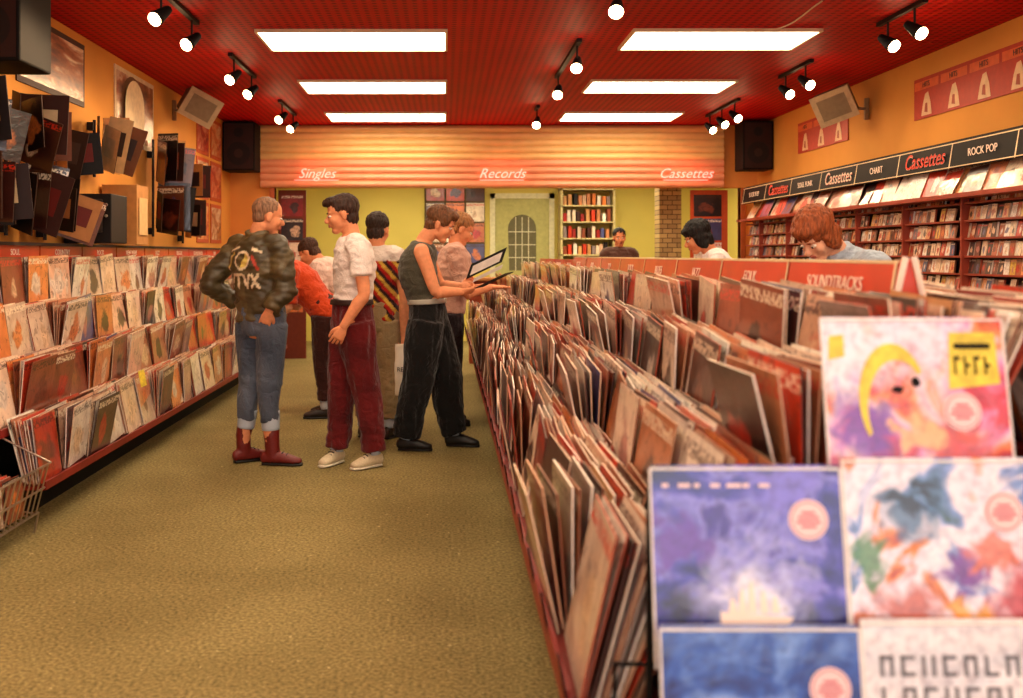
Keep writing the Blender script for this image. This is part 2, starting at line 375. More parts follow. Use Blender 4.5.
def fold(sx, sy, sz, amp):
    def f(p, n):
        return amp*(noise.noise(V((p.x*sx, p.y*sy, p.z*sz)))+0.5*noise.noise(V((p.x*sx*2.1+3, p.y*sy*2.1, p.z*sz*2.1))))
    return f

# ------------------------------------------------------------------ people
def hand(W, d, n, s, parent, skin, curl=0.45, name='hand'):
    d = V(d).normalized(); n = V(n); n = (n-d*n.dot(d)).normalized(); s = V(s); s = (s-d*s.dot(d)-n*s.dot(n)).normalized()
    bm = bmesh.new()
    loft(bm, [W-d*.03, W+d*.01, W+d*.045, W+d*.080], [(.025, .02), (.028, .019), (.038, .017), (.038, .013)], s)
    for i, (ln, sp) in enumerate(zip((.066, .075, .070, .054), (.08, .03, -.03, -.10))):
        base = W+d*.072+s*(.030-.0200*i); p = [base]; ang = 0
        for k, fr in enumerate((.46, .30, .24)):
            ang += curl*(0.6, 1.0, 0.8)[k]*(1+.12*i)
            dd = (d*math.cos(ang)+n*math.sin(ang)+s*sp).normalized(); p.append(p[-1]+dd*ln*fr)
        loft(bm, p, [.0092, .0084, .0076, .0066], s, n=8, sub=2)
    tb = W+d*.022+s*.020
    loft(bm, [tb, tb+d*.022+s*.022+n*.006, tb+d*.050+s*.030+n*.016, tb+d*.074+s*.028+n*.026], [.015, .012, .010, .008], n, n=8, sub=2)
    solid(bm, name, [skin], parent, voxel=.0032, smooth=2)

def person(name, base, f, J, S):
    """J: joints as (x,y,z). If S['local'] they are forward/left/up offsets, otherwise world-axis offsets from base."""
    f = V((f[0], f[1], 0)).normalized(); lf = V((-f.y, f.x, 0)); B = V((base[0], base[1], 0))
    D = dict(pelvis=(0, 0, .93), chest=(0, 0, 1.28), neck=(-.01, 0, 1.455), head=(.025, 0, 1.60), face=(1, 0, -.15),
             SL=(-.01, .178, 1.395), SR=(-.01, -.178, 1.395), EL=(.0, .235, 1.12), ER=(.0, -.235, 1.12), WL=(.12, .22, .90), WR=(.12, -.22, .90),
             KL=(.02, .10, .50), KR=(.02, -.10, .50), AL=(-.01, .11, .095), AR=(-.01, -.11, .095), TL=(1, .15, 0), TR=(1, -.15, 0),
             hdL=(.3, 0, -1), hdR=(.3, 0, -1), hnL=(0, -1, 0), hnR=(0, 1, 0), hsL=(1, 0, 0), hsR=(1, 0, 0))
    loc = S.get('local', True); dirs = ('face', 'TL', 'TR', 'hdL', 'hdR', 'hnL', 'hnR', 'hsL', 'hsR')
    k = S.get('scale', 1.0); lean = S.get('lean', 0.0)
    j = {}
    for key, p in D.items():
        own = key in J; p = J.get(key, p)
        if own and not loc:
            q = V(p)
            j[key] = q.normalized() if key in dirs else B+q
        else:
            x, y, z = p
            if key in dirs: j[key] = (f*x+lf*y+V((0, 0, z))).normalized()
            else:
                if lean and key in ('chest', 'neck', 'head', 'SL', 'SR') and not own:
                    dz = z-.93; x, z = x+dz*math.sin(lean), .93+dz*math.cos(lean)
                j[key] = B+(f*x+lf*y+V((0, 0, z)))*k
    rt = root(name, (base[0], base[1], 0))
    skin = S.get('skin', M_skin)
    P, Ch, N, Hd = j['pelvis'], j['chest'], j['neck'], j['head']
    up = (N-P).normalized()
    F = j['face']; L = V((0, 0, 1)).cross(F).normalized(); U = F.cross(L).normalized(); ax = (F, L, U)
    HL, HR = P+lf*.088-V((0, 0, .03)), P-lf*.088-V((0, 0, .03))
    w = S.get('w', 1.0)
    def torso(bm, e, lo=-.10, neck=True):
        if lo >= 0:
            pts = [P+up*lo]; rr = [((.156+e)*w, .112+e)]
        else:
            pts = [P+up*lo, P]; rr = [((.145+e)*w, .10+e), ((.165+e)*w, .115+e)]
        pts += [P.lerp(Ch, .45), Ch, Ch.lerp(N, .62)]
        ww_ = (.144+e)*w if e else .137*w
        rr += [(ww_, .104+e), ((.165+e)*w, .122+e), ((.158+e)*w, .098+e)]
        if neck: pts.append(N+up*.005); rr.append((.075+e, .066+e*.6))
        loft(bm, pts, rr, lf, n=20, sub=4, cap=.35 if lo < 0 else .12)
    bm = bmesh.new(); torso(bm, 0)
    for s in 'LR':
        Sh, E, Wr = j['S'+s], j['E'+s], j['W'+s]
        loft(bm, [N.lerp(Sh, .4)-up*.03, Sh, Sh.lerp(E, .4), E, E.lerp(Wr, .3), Wr, Wr+(Wr-E).normalized()*.01], [.05, .054, .047, .038, .041, .026, .024], f)
        Hp = HL if s == 'L' else HR
        loft(bm, [Hp, Hp.lerp(j['K'+s], .4), j['K'+s], j['K'+s].lerp(j['A'+s], .35)-f*.015, j['A'+s]], [.088, .078, .054, .050, .036], f)
    base_skull = Hd-U*.055-F*.03
    loft(bm, [N-up*.04, N+up*.02, base_skull], [.06, .056, .056], F, cap=.5)
    hc = Hd
    ell(bm, hc+U*.035-F*.012, ax, (.097, .076, .084)); ell(bm, hc+F*.028-U*.025, ax, (.062, .062, .085))
    ell(bm, hc+F*.056-U*.094, ax, (.03, .034, .024)); ell(bm, hc+F*.008-U*.062, ax, (.062, .057, .042))
    ell(bm, hc+F*.070+U*.022, ax, (.018, .05, .011))
    loft(bm, [hc+F*.080+U*.012, hc+F*.100-U*.012, hc+F*.108-U*.026, hc+F*.088-U*.034], [.008, .010, .014, .010], L, n=8)
    for q in (1, -1):
        ell(bm, hc+L*.076*q-F*.008-U*.012, ax, (.020, .010, .032), 12); ell(bm, hc+F*.058+L*.034*q-U*.028, ax, (.028, .026, .03), 12)
    ell(bm, hc+F*.084-U*.058, ax, (.014, .024, .012), 12)
    solid(bm, 'body', [skin], rt, voxel=.006, smooth=2)
    bm = bmesh.new()
    for q in (1, -1): ell(bm, hc+F*.076+L*.031*q+U*.000, ax, (.0135, .015, .0085), 12)
    solid(bm, 'eyes', [M_eye], rt)
    bm = bmesh.new()
    for q in (1, -1): ell(bm, hc+F*.0865+L*.031*q-U*.001, ax, (.005, .006, .006), 10)
    solid(bm, 'pupils', [M_black], rt)
    bm = bmesh.new(); ell(bm, hc+F*.0945-U*.054, ax, (.007, .023, .005), 12); ell(bm, hc+F*.093-U*.063, ax, (.007, .020, .006), 12)
    solid(bm, 'lips', [M_lip], rt)
    hcol = S['hair']
    hm = mat('hair_'+name, hcol, .6, var=.55, scale=60, stretch=(1.6, 1.6, .35), bump=.6, spec=.35)
    bm = bmesh.new()
    for q in (1, -1): ell(bm, hc+F*.088+L*.031*q+U*.024, ax, (.005, .020, .004), 10)
    solid(bm, 'eyebrows', [hm], rt)
    st = S.get('style', 'short'); bm = bmesh.new()
    if st == 'buzz':
        ell(bm, hc+U*.042-F*.020, ax, (.096, .079, .083)); ell(bm, hc-F*.055-U*.01, ax, (.046, .064, .062)); amp = .0015
    else:
        ell(bm, hc+U*.048-F*.024, ax, (.102, .084, .084)); ell(bm, hc-F*.052-U*.025, ax, (.053, .069, .07)); amp = .0065
        if st == 'quiff':
            ell(bm, hc+F*.045+U*.092, ax, (.055, .062, .034)); ell(bm, hc+F*.078+U*.088, ax, (.030, .046, .024)); ell(bm, hc-F*.03+U*.092, ax, (.07, .064, .038)); ell(bm, hc-F*.06+U*.03, ax, (.055, .076, .075))
        if st == 'flop':
            ell(bm, hc+F*.050+U*.085, ax, (.05, .068, .036)); ell(bm, hc-F*.02+U*.085, ax, (.075, .07, .045)); ell(bm, hc+F*.015+U*.04-L*.058, ax, (.05, .028, .05)); ell(bm, hc+F*.015+U*.04+L*.058, ax, (.05, .028, .05))
        if st == 'bob':
            for q in (1, -1): ell(bm, hc-F*.015+L*.064*q-U*.02, ax, (.055, .028, .085))
            ell(bm, hc-F*.06-U*.035, ax, (.048, .072, .08)); ell(bm, hc+F*.050+U*.075, ax, (.045, .066, .032)); ell(bm, hc+U*.05-F*.02, ax, (.108, .092, .09))
    solid(bm, 'hair', [hm], rt, voxel=.0055, smooth=3, disp=(lambda p, n, a=amp: a*(noise.noise(V((p.x*70, p.y*70, p.z*22)))+.7*noise.noise(V((p.x*150, p.y*150, p.z*40))))))
    tcol = S['top']; e = S.get('te', .014); slv = S.get('sleeve', .5)
    bm = bmesh.new(); torso(bm, e, lo=S.get('hem', -.02))
    for s in 'LR':
        Sh, E, Wr = j['S'+s], j['E'+s], j['W'+s]; A0 = N.lerp(Sh, .35)-up*.03
        if slv <= 0: loft(bm, [A0, N.lerp(Sh, .85)-up*.01], [.05+e, .055+e*.6], f, cap=.2)
        elif slv <= 1: loft(bm, [A0, Sh, Sh.lerp(E, slv*.6), Sh.lerp(E, slv)], [.05+e, .056+e, .054+e, .054+e], f, cap=.08)
        else: loft(bm, [A0, Sh, Sh.lerp(E, .5), E, E.lerp(Wr, .5), E.lerp(Wr, min(slv-1, .95))], [.05+e, .056+e, .055+e, .05+e, .045+e, .036+e], f, cap=.1)
    if S.get('collar'):
        loft(bm, [N-up*.015, N+up*.045+f*-.01], [(.085, .078), (.075, .072)], lf, cap=.1)
    cf = tcol if callable(tcol) else (lambda p, n, c=tcol: c)
    solid(bm, 'top', [S.get('tmat', M_cloth)], rt, voxel=.009, smooth=4, disp=fold(9, 9, 20, S.get('tf', .010)), colf=cf)
    pr = S.get('legr', (.112, .10, .078, .07, .062)); pcol = S['pants']; cuff = S.get('cuff', .06)
    bm = bmesh.new()
    loft(bm, [P+up*.105, P, P-V((0, 0, .10))], [(.162*w, .122), (.178*w, .13), (.155*w, .115)], lf, n=20, sub=4, cap=.12)
    for s in 'LR':
        Hp = HL if s == 'L' else HR; K, A = j['K'+s], j['A'+s]; AA = A+(K-A).normalized()*(cuff)
        loft(bm, [Hp, Hp.lerp(K, .45), K, K.lerp(AA, .5)-f*.01, AA], pr, f, n=18, sub=4, cap=.08)
    pc = pcol if callable(pcol) else (lambda p, n, c=pcol: c)
    pf = S.get('pf', .008)
    def legfold(p, n):
        a = pf*(noise.noise(V((p.x*16, p.y*16, p.z*5)))+.5*noise.noise(V((p.x*34, p.y*34, p.z*9))))
        hem = max(0, 1-abs(p.z-.20)/.16)+max(0, 1-abs(p.z-.52)/.10)*.6
        return a+hem*.012*noise.noise(V((p.x*12+p.z*9, p.y*12, p.z*26)))
    solid(bm, 'trousers', [M_cloth], rt, voxel=.009, smooth=3, disp=legfold, colf=pc)
    if S.get('belt'):
        bm = bmesh.new(); loft(bm, [P+up*.085, P+up*.118], [(.178*w, .138), (.174*w, .134)], lf, n=28, cap=.02)
        solid(bm, 'belt', [S['belt']], rt)
    bt = S.get('boot', 0.0); scol = S['shoe']; sole = S.get('sole', C(20, 14, 10)); z_ = S.get('shoesize', .90)
    for s in 'LR':
        A = j['A'+s]; T = V((j['T'+s].x, j['T'+s].y, 0)).normalized(); sd = V((-T.y, T.x, 0)); G = V((A.x, A.y, 0))
        bm = bmesh.new()
        loft(bm, [G-T*.052*z_+V((0, 0, .045)), G+V((0, 0, .05)), G+T*.085*z_+V((0, 0, .042)), G+T*.14*z_+V((0, 0, .033)), G+T*.178*z_+V((0, 0, .028))],
             [(.030, .040), (.034, .048), (.040, .038), (.041, .030), (.032, .022)], sd, n=16, sub=4, cap=.8)
        if bt: loft(bm, [G+T*.008+V((0, 0, .05)), A+V((0, 0, bt*.5)), A+(j['K'+s]-A).normalized()*(bt+.01)], [(.036, .048), (.045, .049), (.051, .055)], sd, n=14, cap=.1)
        else: loft(bm, [G+T*.005+V((0, 0, .05)), G+V((0, 0, .10))], [(.034, .045), (.036, .042)], sd, n=14, cap=.1)
        solid(bm, 'shoe_'+s, [M_leather], rt, voxel=.006, smooth=1, disp=fold(20, 20, 30, .002), zmin=0.0,
              colf=lambda p, n: sole if p.z < .022 else scol)
        bm = bmesh.new()   # sole / welt
        loft(bm, [G-T*.058*z_+V((0, 0, .010)), G+V((0, 0, .010)), G+T*.09*z_+V((0, 0, .010)), G+T*.15*z_+V((0, 0, .010)), G+T*.195*z_+V((0, 0, .010))], [(.028, .010), (.035, .010), (.043, .010), (.044, .010), (.028, .010)], sd, n=14, sub=3, cap=.6)
        solid(bm, 'sole_'+s, [M_leather], rt, zmin=0.0, colf=lambda p, n: sole)
        bm = bmesh.new()   # laces
        for q in range(3):
            c0 = G+T*(.045+.028*q)*z_+V((0, 0, .092-.011*q)); loft(bm, [c0-sd*.022, c0+V((0, 0, .004)), c0+sd*.022], [.004, .004, .004], T, n=6, sub=2)
        solid(bm, 'laces_'+s, [M_dark], rt)
        kd = (j['K'+s]-A).normalized(); A2 = A+kd*bt if bt else V((A.x, A.y, .10)); bm = bmesh.new()
        loft(bm, [A2-kd*.02, A2+kd*(.045), A2+kd*(.10 if bt else .07)], [.056, .060, .062] if bt else [.043, .044, .046], f, cap=.1)
        solid(bm, 'sock_'+s, [M_sock], rt)
    for s in 'LR':
        if S.get('hide'+s): continue
        hand(j['W'+s], j['hd'+s], j['hn'+s], j['hs'+s], rt, skin, S.get('curl', .45), 'hand_'+s)
    return rt, j
M_eye = mat('eye_white', C(225, 210, 190), .3, var=0)
M_lip = mat('lips', C(186, 96, 78), .45, var=.05)
M_sock = mat('sock', C(176, 186, 200), .9, var=.1)

# man in leather jacket (back three-quarter view)
fA = V((.5, .866, 0)); cA = V((-1.21, 6.44, 1.27))
segs = []
def seg(x0, y0, x1, y1, c): segs.append((x0, y0, x1, y1, c))
Wc = C(236, 214, 176); Yc = C(222, 196, 96)
for i, ch in enumerate(('V', 'T', 'V', 'X')):
    ox = -.125+i*.062; y0 = -.135; y1 = -.055; wd = .045
    if ch == 'V': seg(ox, y1, ox+wd/2, y0, Wc); seg(ox+wd/2, y0, ox+wd, y1, Wc)
    if ch == 'T': seg(ox, y1, ox+wd, y1, Wc); seg(ox+wd/2, y0, ox+wd/2, y1, Wc)
    if ch == 'X': seg(ox, y1, ox+wd, y0, Wc); seg(ox, y0, ox+wd, y1, Wc)
seg(-.14, .0, -.1, .08, Yc); seg(.06, .06, .1, -.02, C(190, 60, 40)); seg(-.14, .1, -.06, .12, Wc); seg(.05, .11, .11, .09, Wc); seg(-.14, -.02, -.13, .06, Wc)
def jacket_col(p, n):
    base = C(92, 76, 44) if noise.noise(p*5) > 0 else C(72, 60, 36)
    if n.dot(-fA) > .15:
        d = p-cA; u = d.dot(V((.866, -.5, 0))); v = d.z
        r = math.hypot(u+.015, v-.035)
        if abs(u) < .17:
            if .048 < r < .062: return Wc
            if r <= .048 and (u+.015) > .3*math.sin((v-.035)*40)*.05: return Yc
            for x0, y0, x1, y1, c in segs:
                dx, dy = x1-x0, y1-y0; t = max(0, min(1, ((u-x0)*dx+(v-y0)*dy)/(dx*dx+dy*dy)))
                if math.hypot(u-x0-t*dx, v-y0-t*dy) < .0085: return c
    return base
def jeans_col(c1, c2):
    def g(p, n):
        t = .5+.9*noise.noise(p*6); t = max(0, min(1, t)); return tuple(a*(1-t)+b_*t for a, b_ in zip(c1, c2))
    return g
person('man_in_leather_jacket', (-1.16, 6.44), (.5, .866),
    dict(pelvis=(-.02, 0, .93), chest=(-.05, 0, 1.27), neck=(-.05, .02, 1.45), head=(.015, .03, 1.59), face=(.90, .38, -.22),
         SL=(-.205, .10, 1.385), SR=(.10, -.075, 1.385), EL=(-.365, .03, 1.15), WL=(-.20, .13, 1.03), ER=(.15, -.12, 1.12), WR=(.055, -.16, .99),
         KL=(-.095, .03, .50), AL=(-.145, .03, .095), TL=(.65, .5, 0), KR=(.035, -.05, .50), AR=(.055, -.06, .095), TR=(1, -.1, 0),
         hdR=(-.35, .2, -.9), hnR=(0, 1, 0), hsR=(1, 0, -.2)),
    dict(local=False, hair=C(134, 96, 70), style='buzz', top=jacket_col, tmat=M_leather, te=.023, sleeve=1.92, hem=.0, collar=True, tf=.019,
         pants=jeans_col(C(60, 68, 84), C(100, 108, 124)), legr=(.104, .094, .074, .068, .062), cuff=.19, shoe=C(112, 22, 18), boot=.15, hideL=True, skin=M_skin, shoesize=1.0))
rtB, jB = person('man_in_white_tshirt', (-.595, 6.4), (-.95, -.3),
    dict(pelvis=(0, 0, .94), chest=(.015, 0, 1.28), neck=(-.005, 0, 1.455), head=(-.065, -.01, 1.60), face=(-.95, -.15, -.22),
         SL=(.05, -.175, 1.395), EL=(.095, -.225, 1.10), WL=(-.03, -.235, .90), hdL=(-.45, 0, -.9), hnL=(-.2, 1, 0), hsL=(-1, 0, .4),
         SR=(-.045, .17, 1.395), ER=(.01, .22, 1.12), WR=(.0, .20, .87), hdR=(-.1, 0, -.9), hnR=(0, -1, 0), hsR=(-1, 0, .1),
         KL=(.09, -.07, .51), AL=(.145, -.08, .095), TL=(-.75, -.62, 0), KR=(-.075, .06, .51), AR=(-.10, .03, .095), TR=(-.5, -.85, 0)),
    dict(local=False, hair=C(52, 28, 16), style='quiff', top=C(246, 232, 224), te=.018, sleeve=.62, hem=.105, tf=.011,
         pants=jeans_col(C(84, 16, 20), C(112, 24, 26)), legr=(.122, .116, .094, .084, .076), cuff=.01, shoe=C(222, 204, 168), sole=C(235, 225, 200),
         belt=M_dark, pf=.012, shoesize=.85))
rtD, jD = person('man_in_sleeveless_top', (-.09, 6.94), (.98, -.1),
    dict(pelvis=(-.03, 0, .92), chest=(-.10, 0, 1.25), neck=(-.055, 0, 1.42), head=(.06, 0, 1.555), face=(.9, -.1, -.42),
         SR=(-.07, -.175, 1.36), ER=(.03, -.20, 1.09), WR=(.20, -.13, 1.09), hdR=(1, .3, .1), hnR=(0, .5, .8), hsR=(.1, .8, .3),
         SL=(-.05, .175, 1.36), EL=(.06, .2, 1.12), WL=(.20, .10, 1.12), hdL=(1, -.3, .2), hnL=(0, -.8, .5), hsL=(0, 0, 1),
         KR=(-.09, -.075, .50), AR=(-.175, -.085, .095), TR=(1, -.12, 0), KL=(.10, .07, .50), AL=(.155, .07, .095), TL=(1, -.2, 0)),
    dict(local=False, hair=C(104, 64, 34), style='flop', top=C(78, 74, 60), te=.016, sleeve=0, hem=.10, tf=.010,
         pants=C(20, 18, 18), legr=(.132, .128, .110, .104, .092), cuff=.0, shoe=C(22, 18, 16), belt=mat('belt_cream', C(170, 164, 150), .5), pf=.014, curl=.9))
rt = root('held_record_sleeve', (.26, 6.88, 1.16))
mb = MB()
mb.box((.145, 6.93, 1.17), (.25, .02, .12), (.035, -.02, .105), (0, .004, 0), C(16, 14, 14))
mb.box((.205, 6.86, 1.115), (.21, .02, .10), (.06, .05, .01), (.0, .0, -.005), C(20, 16, 16))
mb.box((.172, 6.922, 1.198), (.205, .016, .098), (.022, -.0125, .066), (.0, .003, 0), C(238, 230, 222))
mb.box((.190, 6.905, 1.150), (.20, .016, .096), (.012, -.006, .030), (.0, .003, 0), C(226, 216, 206))
mb.obj('cardboard_sleeve', [M_vc], rt)

def stripes(p, n):
    if p.z < 1.30 and p.x > -.53:
        return [C(190, 36, 24), C(226, 178, 70), C(60, 30, 30)][int((p.z*26+p.x*30)) % 3]
    return C(240, 226, 214)
person('man_with_shopping_bag', (-.50, 7.35), (.35, 1),
    dict(WR=(.0, -.22, .80), ER=(-.03, -.24, 1.08), hdR=(0, 0, -1), WL=(.25, .1, 1.05)),
    dict(scale=.955, hair=C(46, 28, 18), style='short', top=stripes, te=.016, sleeve=.55, hem=-.04, pants=C(166, 140, 100), legr=(.11, .10, .08, .075, .07), shoe=C(50, 36, 28), curl=1.1))
rt = root('shopping_bag', (-.24, 7.22, .5))
bm = bmesh.new()
loft(bm, [(-.245, 7.20, .325), (-.245, 7.20, .5), (-.245, 7.20, .70)], [(.115, .035), (.12, .045), (.115, .012)], (1, 0, 0), n=24, cap=.05)
solid(bm, 'paper_body', [mat('paper_bag', C(244, 232, 210), .6, var=.05)], rt, voxel=.01, smooth=1, disp=fold(12, 12, 12, .008))
mb = MB()
for y in (7.19, 7.21):
    mb.rod((-.29, y, .70), (-.265, y, .765), .004); mb.rod((-.265, y, .765), (-.225, y, .765), .004); mb.rod((-.225, y, .765), (-.20, y, .70), .004)
mb.obj('handles', [M_frame], rt)
text('RECORDS', (-.245, 7.150, .52), FACE_NY, .045, M_dark, rt)

person('browsing_woman_in_orange', (-.98, 8.30), (-1, .1), dict(EL=(.3, .2, .98), ER=(.3, -.2, .98), WL=(.50, .1, 1.00), WR=(.50, -.1, 1.00), hdL=(1, 0, .1), hdR=(1, 0, .1), face=(1, 0, -.6)),
    dict(lean=.68, scale=.93, hair=C(140, 46, 20), style='bob', top=C(206, 70, 28), te=.02, sleeve=.9, hem=-.06, pants=C(60, 28, 24), shoe=C(40, 26, 20), skin=M_skin2))
person('browsing_man_in_white_shirt', (-.80, 9.1), (-.95, .3), dict(EL=(.3, .22, .98), ER=(.3, -.22, .98), WL=(.52, .12, 1.0), WR=(.52, -.12, 1.0), hdL=(1, 0, 0), hdR=(1, 0, 0), face=(1, 0, -.7)),
    dict(lean=.78, scale=.97, hair=C(70, 40, 24), style='short', top=C(238, 206, 192), te=.03, sleeve=1.5, hem=-.06, pants=C(52, 30, 34), shoe=C(40, 26, 20)))
person('browsing_man_in_dark_trousers', (.02, 7.95), (1, .1), dict(EL=(.12, .22, 1.07), ER=(.12, -.22, 1.07), WL=(.34, .14, 1.12), WR=(.34, -.14, 1.12), hdL=(1, 0, 0), hdR=(1, 0, 0), face=(1, 0, -.5)),
    dict(lean=.14, scale=.97, hair=C(150, 100, 56), style='short', top=C(206, 160, 140), te=.03, sleeve=.95, hem=-.02, pants=C(34, 24, 30), legr=(.12, .11, .09, .08, .07), shoe=C(30, 20, 18)))
person('browsing_woman_with_auburn_hair', (2.26, 4.95), (-.95, -.35), dict(EL=(.26, .22, .98), ER=(.26, -.22, .98), WL=(.30, .12, 1.02), WR=(.30, -.12, 1.02), hdL=(1, 0, -.2), hdR=(1, 0, -.2), face=(.8, .1, -.85)),
    dict(lean=.80, scale=1.03, hair=C(146, 74, 34), style='bob', top=C(176, 190, 204), te=.014, sleeve=.6, hem=-.04, collar=True, pants=C(50, 44, 60), shoe=C(40, 26, 20), skin=M_skin2))
person('browsing_man_with_black_hair', (2.25, 7.6), (-1, .15), dict(EL=(.2, .22, 1.04), ER=(.2, -.22, 1.04), WL=(.4, .12, 1.05), WR=(.4, -.12, 1.05), hdL=(1, 0, 0), hdR=(1, 0, 0), face=(1, 0, -.5)),
    dict(lean=.48, scale=.97, hair=C(16, 10, 8), style='bob', top=C(245, 236, 230), te=.02, sleeve=.6, hem=-.04, pants=C(50, 44, 60), shoe=C(40, 26, 20)))
person('shop_assistant', (2.28, 13.1), (0, -1), dict(),
    dict(scale=.98, hair=C(20, 12, 10), style='short', top=C(90, 60, 50), te=.02, sleeve=.6, pants=C(40, 34, 40), shoe=C(30, 20, 18)))

# ------------------------------------------------------------------ records
PAL = [((240, 214, 190), 6), ((228, 180, 148), 5), ((200, 126, 84), 5), ((150, 72, 44), 4), ((70, 34, 26), 3.4), ((212, 60, 30), 4), ((232, 128, 60), 3),
       ((248, 234, 220), 5), ((140, 120, 120), 2), ((80, 80, 130), 1.2), ((226, 160, 100), 2), ((160, 30, 26), 3), ((34, 20, 20), 2)]
PALL = [((240, 210, 184), 8), ((232, 186, 156), 7), ((206, 136, 98), 5), ((150, 76, 50), 3), ((80, 40, 30), 2), ((212, 66, 36), 2.4), ((232, 140, 76), 3),
       ((250, 238, 224), 7), ((160, 130, 126), 2), ((90, 90, 136), .8), ((160, 34, 28), 1.6), ((40, 24, 22), 1.6)]
CP = [PAL]
def rcol():
    P_ = CP[0]; c = R.choices(P_, [w_ for _, w_ in P_])[0][0]; k = R.uniform(.88, 1.1); return C(*[min(255, x*k) for x in c])
EC = (C(240, 220, 200), C(222, 190, 160), C(200, 150, 116), C(130, 76, 50), C(70, 36, 28), C(250, 238, 224), C(176, 74, 44))
def rec(mb, x, y, z, sx, ang, w=.315, h=.315, yaw=0.0, th=.0045, roll=0.0, col=None):
    a = V((sx*yaw*w, w, roll*w)); b = V((sx*math.sin(ang), 0, math.cos(ang)))*h; b.y = -roll*h
    c = V((sx*math.cos(ang), 0, -math.sin(ang)))*th
    mb.box((x, y, z), a, b, c, col or rcol(), 1, 0, (R.randrange(0, 60), R.randrange(0, 60)), R.choice(EC))
def tier(mb, x0, z0, ys, ye, sx, n=(8, 13), depth=.10, back=22, mess=1.0):
    y = ys
    while y+.32 < ye:
        k = R.randint(*n); fr = R.choice((-12, -6, 0, 3, 6, 9, 12)); bk = back+R.uniform(-3, 6)*mess
        rl = R.uniform(-.01, .07)*mess; yw = R.uniform(-.05, .10)*mess
        if y == ys: rl = 0
        dp = depth*R.uniform(.85, 1.15)
        for i in range(k):
            t = i/(k-1); ang = math.radians(fr+(bk-fr)*t**.8+R.uniform(-1.5, 1.5))
            rec(mb, x0+sx*(.008+dp*t), y+R.uniform(-.01, .016), z0+R.uniform(0, .018), sx, ang, yaw=yw*(1-t)+R.uniform(-.02, .03), roll=rl*(1-t)+R.uniform(-.014, .03))
        y += .335
def tilted_rail(mb, x, z, ys, ye, sx, hgt=.05):
    mb.abox(min(x, x-sx*.012), max(x, x-sx*.012), ys, ye, z-.02, z+hgt, mi=0)

# island browser
rt = root('record_browser_island', (1.1, 6.3, 0))
IY0, IY1 = 1.86, 11.3; CX = 1.12
tz = (.50, .65, .80, .93); tx = (.24, .44, .64, .84)
mb = MB(); fr = MB()
for sx in (1, -1):
    for x, z in zip(tx, tz):
        xx = x if sx == 1 else 2*CX-x
        tier(mb, xx, z, IY0, IY1, sx, n=(10, 16), depth=.115)
        tilted_rail(fr, xx-sx*.004, z, IY0, IY1, sx, .03)
        a, b_ = sorted((xx-sx*.004, xx+sx*.17)); fr.abox(a, b_, IY0, IY1, z-.022, z-.004)
        yy = IY0
        while yy < IY1:
            fr.rod((xx-sx*.01, yy-.003, z-.01), (xx-sx*.03+sx*.0, yy-.003, z+.10), .003, mi=3)
            yy += .335
fr.abox(.36, 2*CX-.36, IY0+.1, IY1, 0.0, .47, mi=2)
fr.abox(.50, 2*CX-.50, IY0+.05, IY1, .47, .60, mi=2); fr.abox(.72, 2*CX-.72, IY0+.05, IY1, .60, .76, mi=2)
fr.abox(.90, 2*CX-.90, IY0+.05, IY1, .76, .90, mi=2)
fr.abox(CX-.03, CX+.03, 2.42, 11.2, .90, 1.19, mi=0)
mb.obj('records', [M_cover, M_edge], rt); fr.obj('rack_frame', [M_red, M_chrome, M_dark, M_black], rt)
sg = MB(); words = ['SOUNDTRACKS', 'FOLK', 'JAZZ', 'BLUES', 'ROCK', 'POP', 'SOUL', 'REGGAE', 'IMPORTS', 'NEW WAVE', 'DISCO', 'COUNTRY']
y = 2.42; i = 0
while y < 7.8:
    y2 = y+.76
    sg.box((CX-.045, y, 1.20), (0, .745, 0), (.02, 0, .12), (.006, 0, 0), mi=0)
    sg.box((CX-.047, y, 1.20), (0, .01, 0), (.02, 0, .12), (.003, 0, 0), mi=1)
    sg.box((CX-.048, y, 1.20), (0, .745, 0), (.0008, 0, .005), (.003, 0, 0), mi=1)
    sg.box((CX+.045, y, 1.20), (0, .745, 0), (-.02, 0, .12), (-.006, 0, 0), mi=0)
    sg.abox(CX-.027, CX+.027, y, y+.75, 1.318, 1.326, mi=1)
    text(words[i % 12], (CX-.045+.010-.004, y+.37, 1.262), (RX-.165, 0, -RX), .06 if i else .055, M_white, rt)
    y = y2; i += 1
while y < 11.0:
    sg.abox(CX-.02, CX+.02, y, y+.75, 1.19, 1.30, mi=0); text(words[i % 12], (CX-.022, y+.37, 1.245), FACE_NX, .07, M_white, rt); y += .78; i += 1
sg.quad([(CX-.055, 2.415, 1.17), (CX+.055, 2.415, 1.17), (CX+.02, 2.415, 1.33), (CX-.02, 2.415, 1.33)], mi=0)
sg.rod((CX-.055, 2.41, 1.14), (CX-.01, 2.41, 1.335), .008, mi=2); sg.rod((CX+.055, 2.41, 1.14), (CX+.01, 2.41, 1.335), .008, mi=2)
sg.obj('divider_signs', [M_redsign, M_frame, M_white], rt)

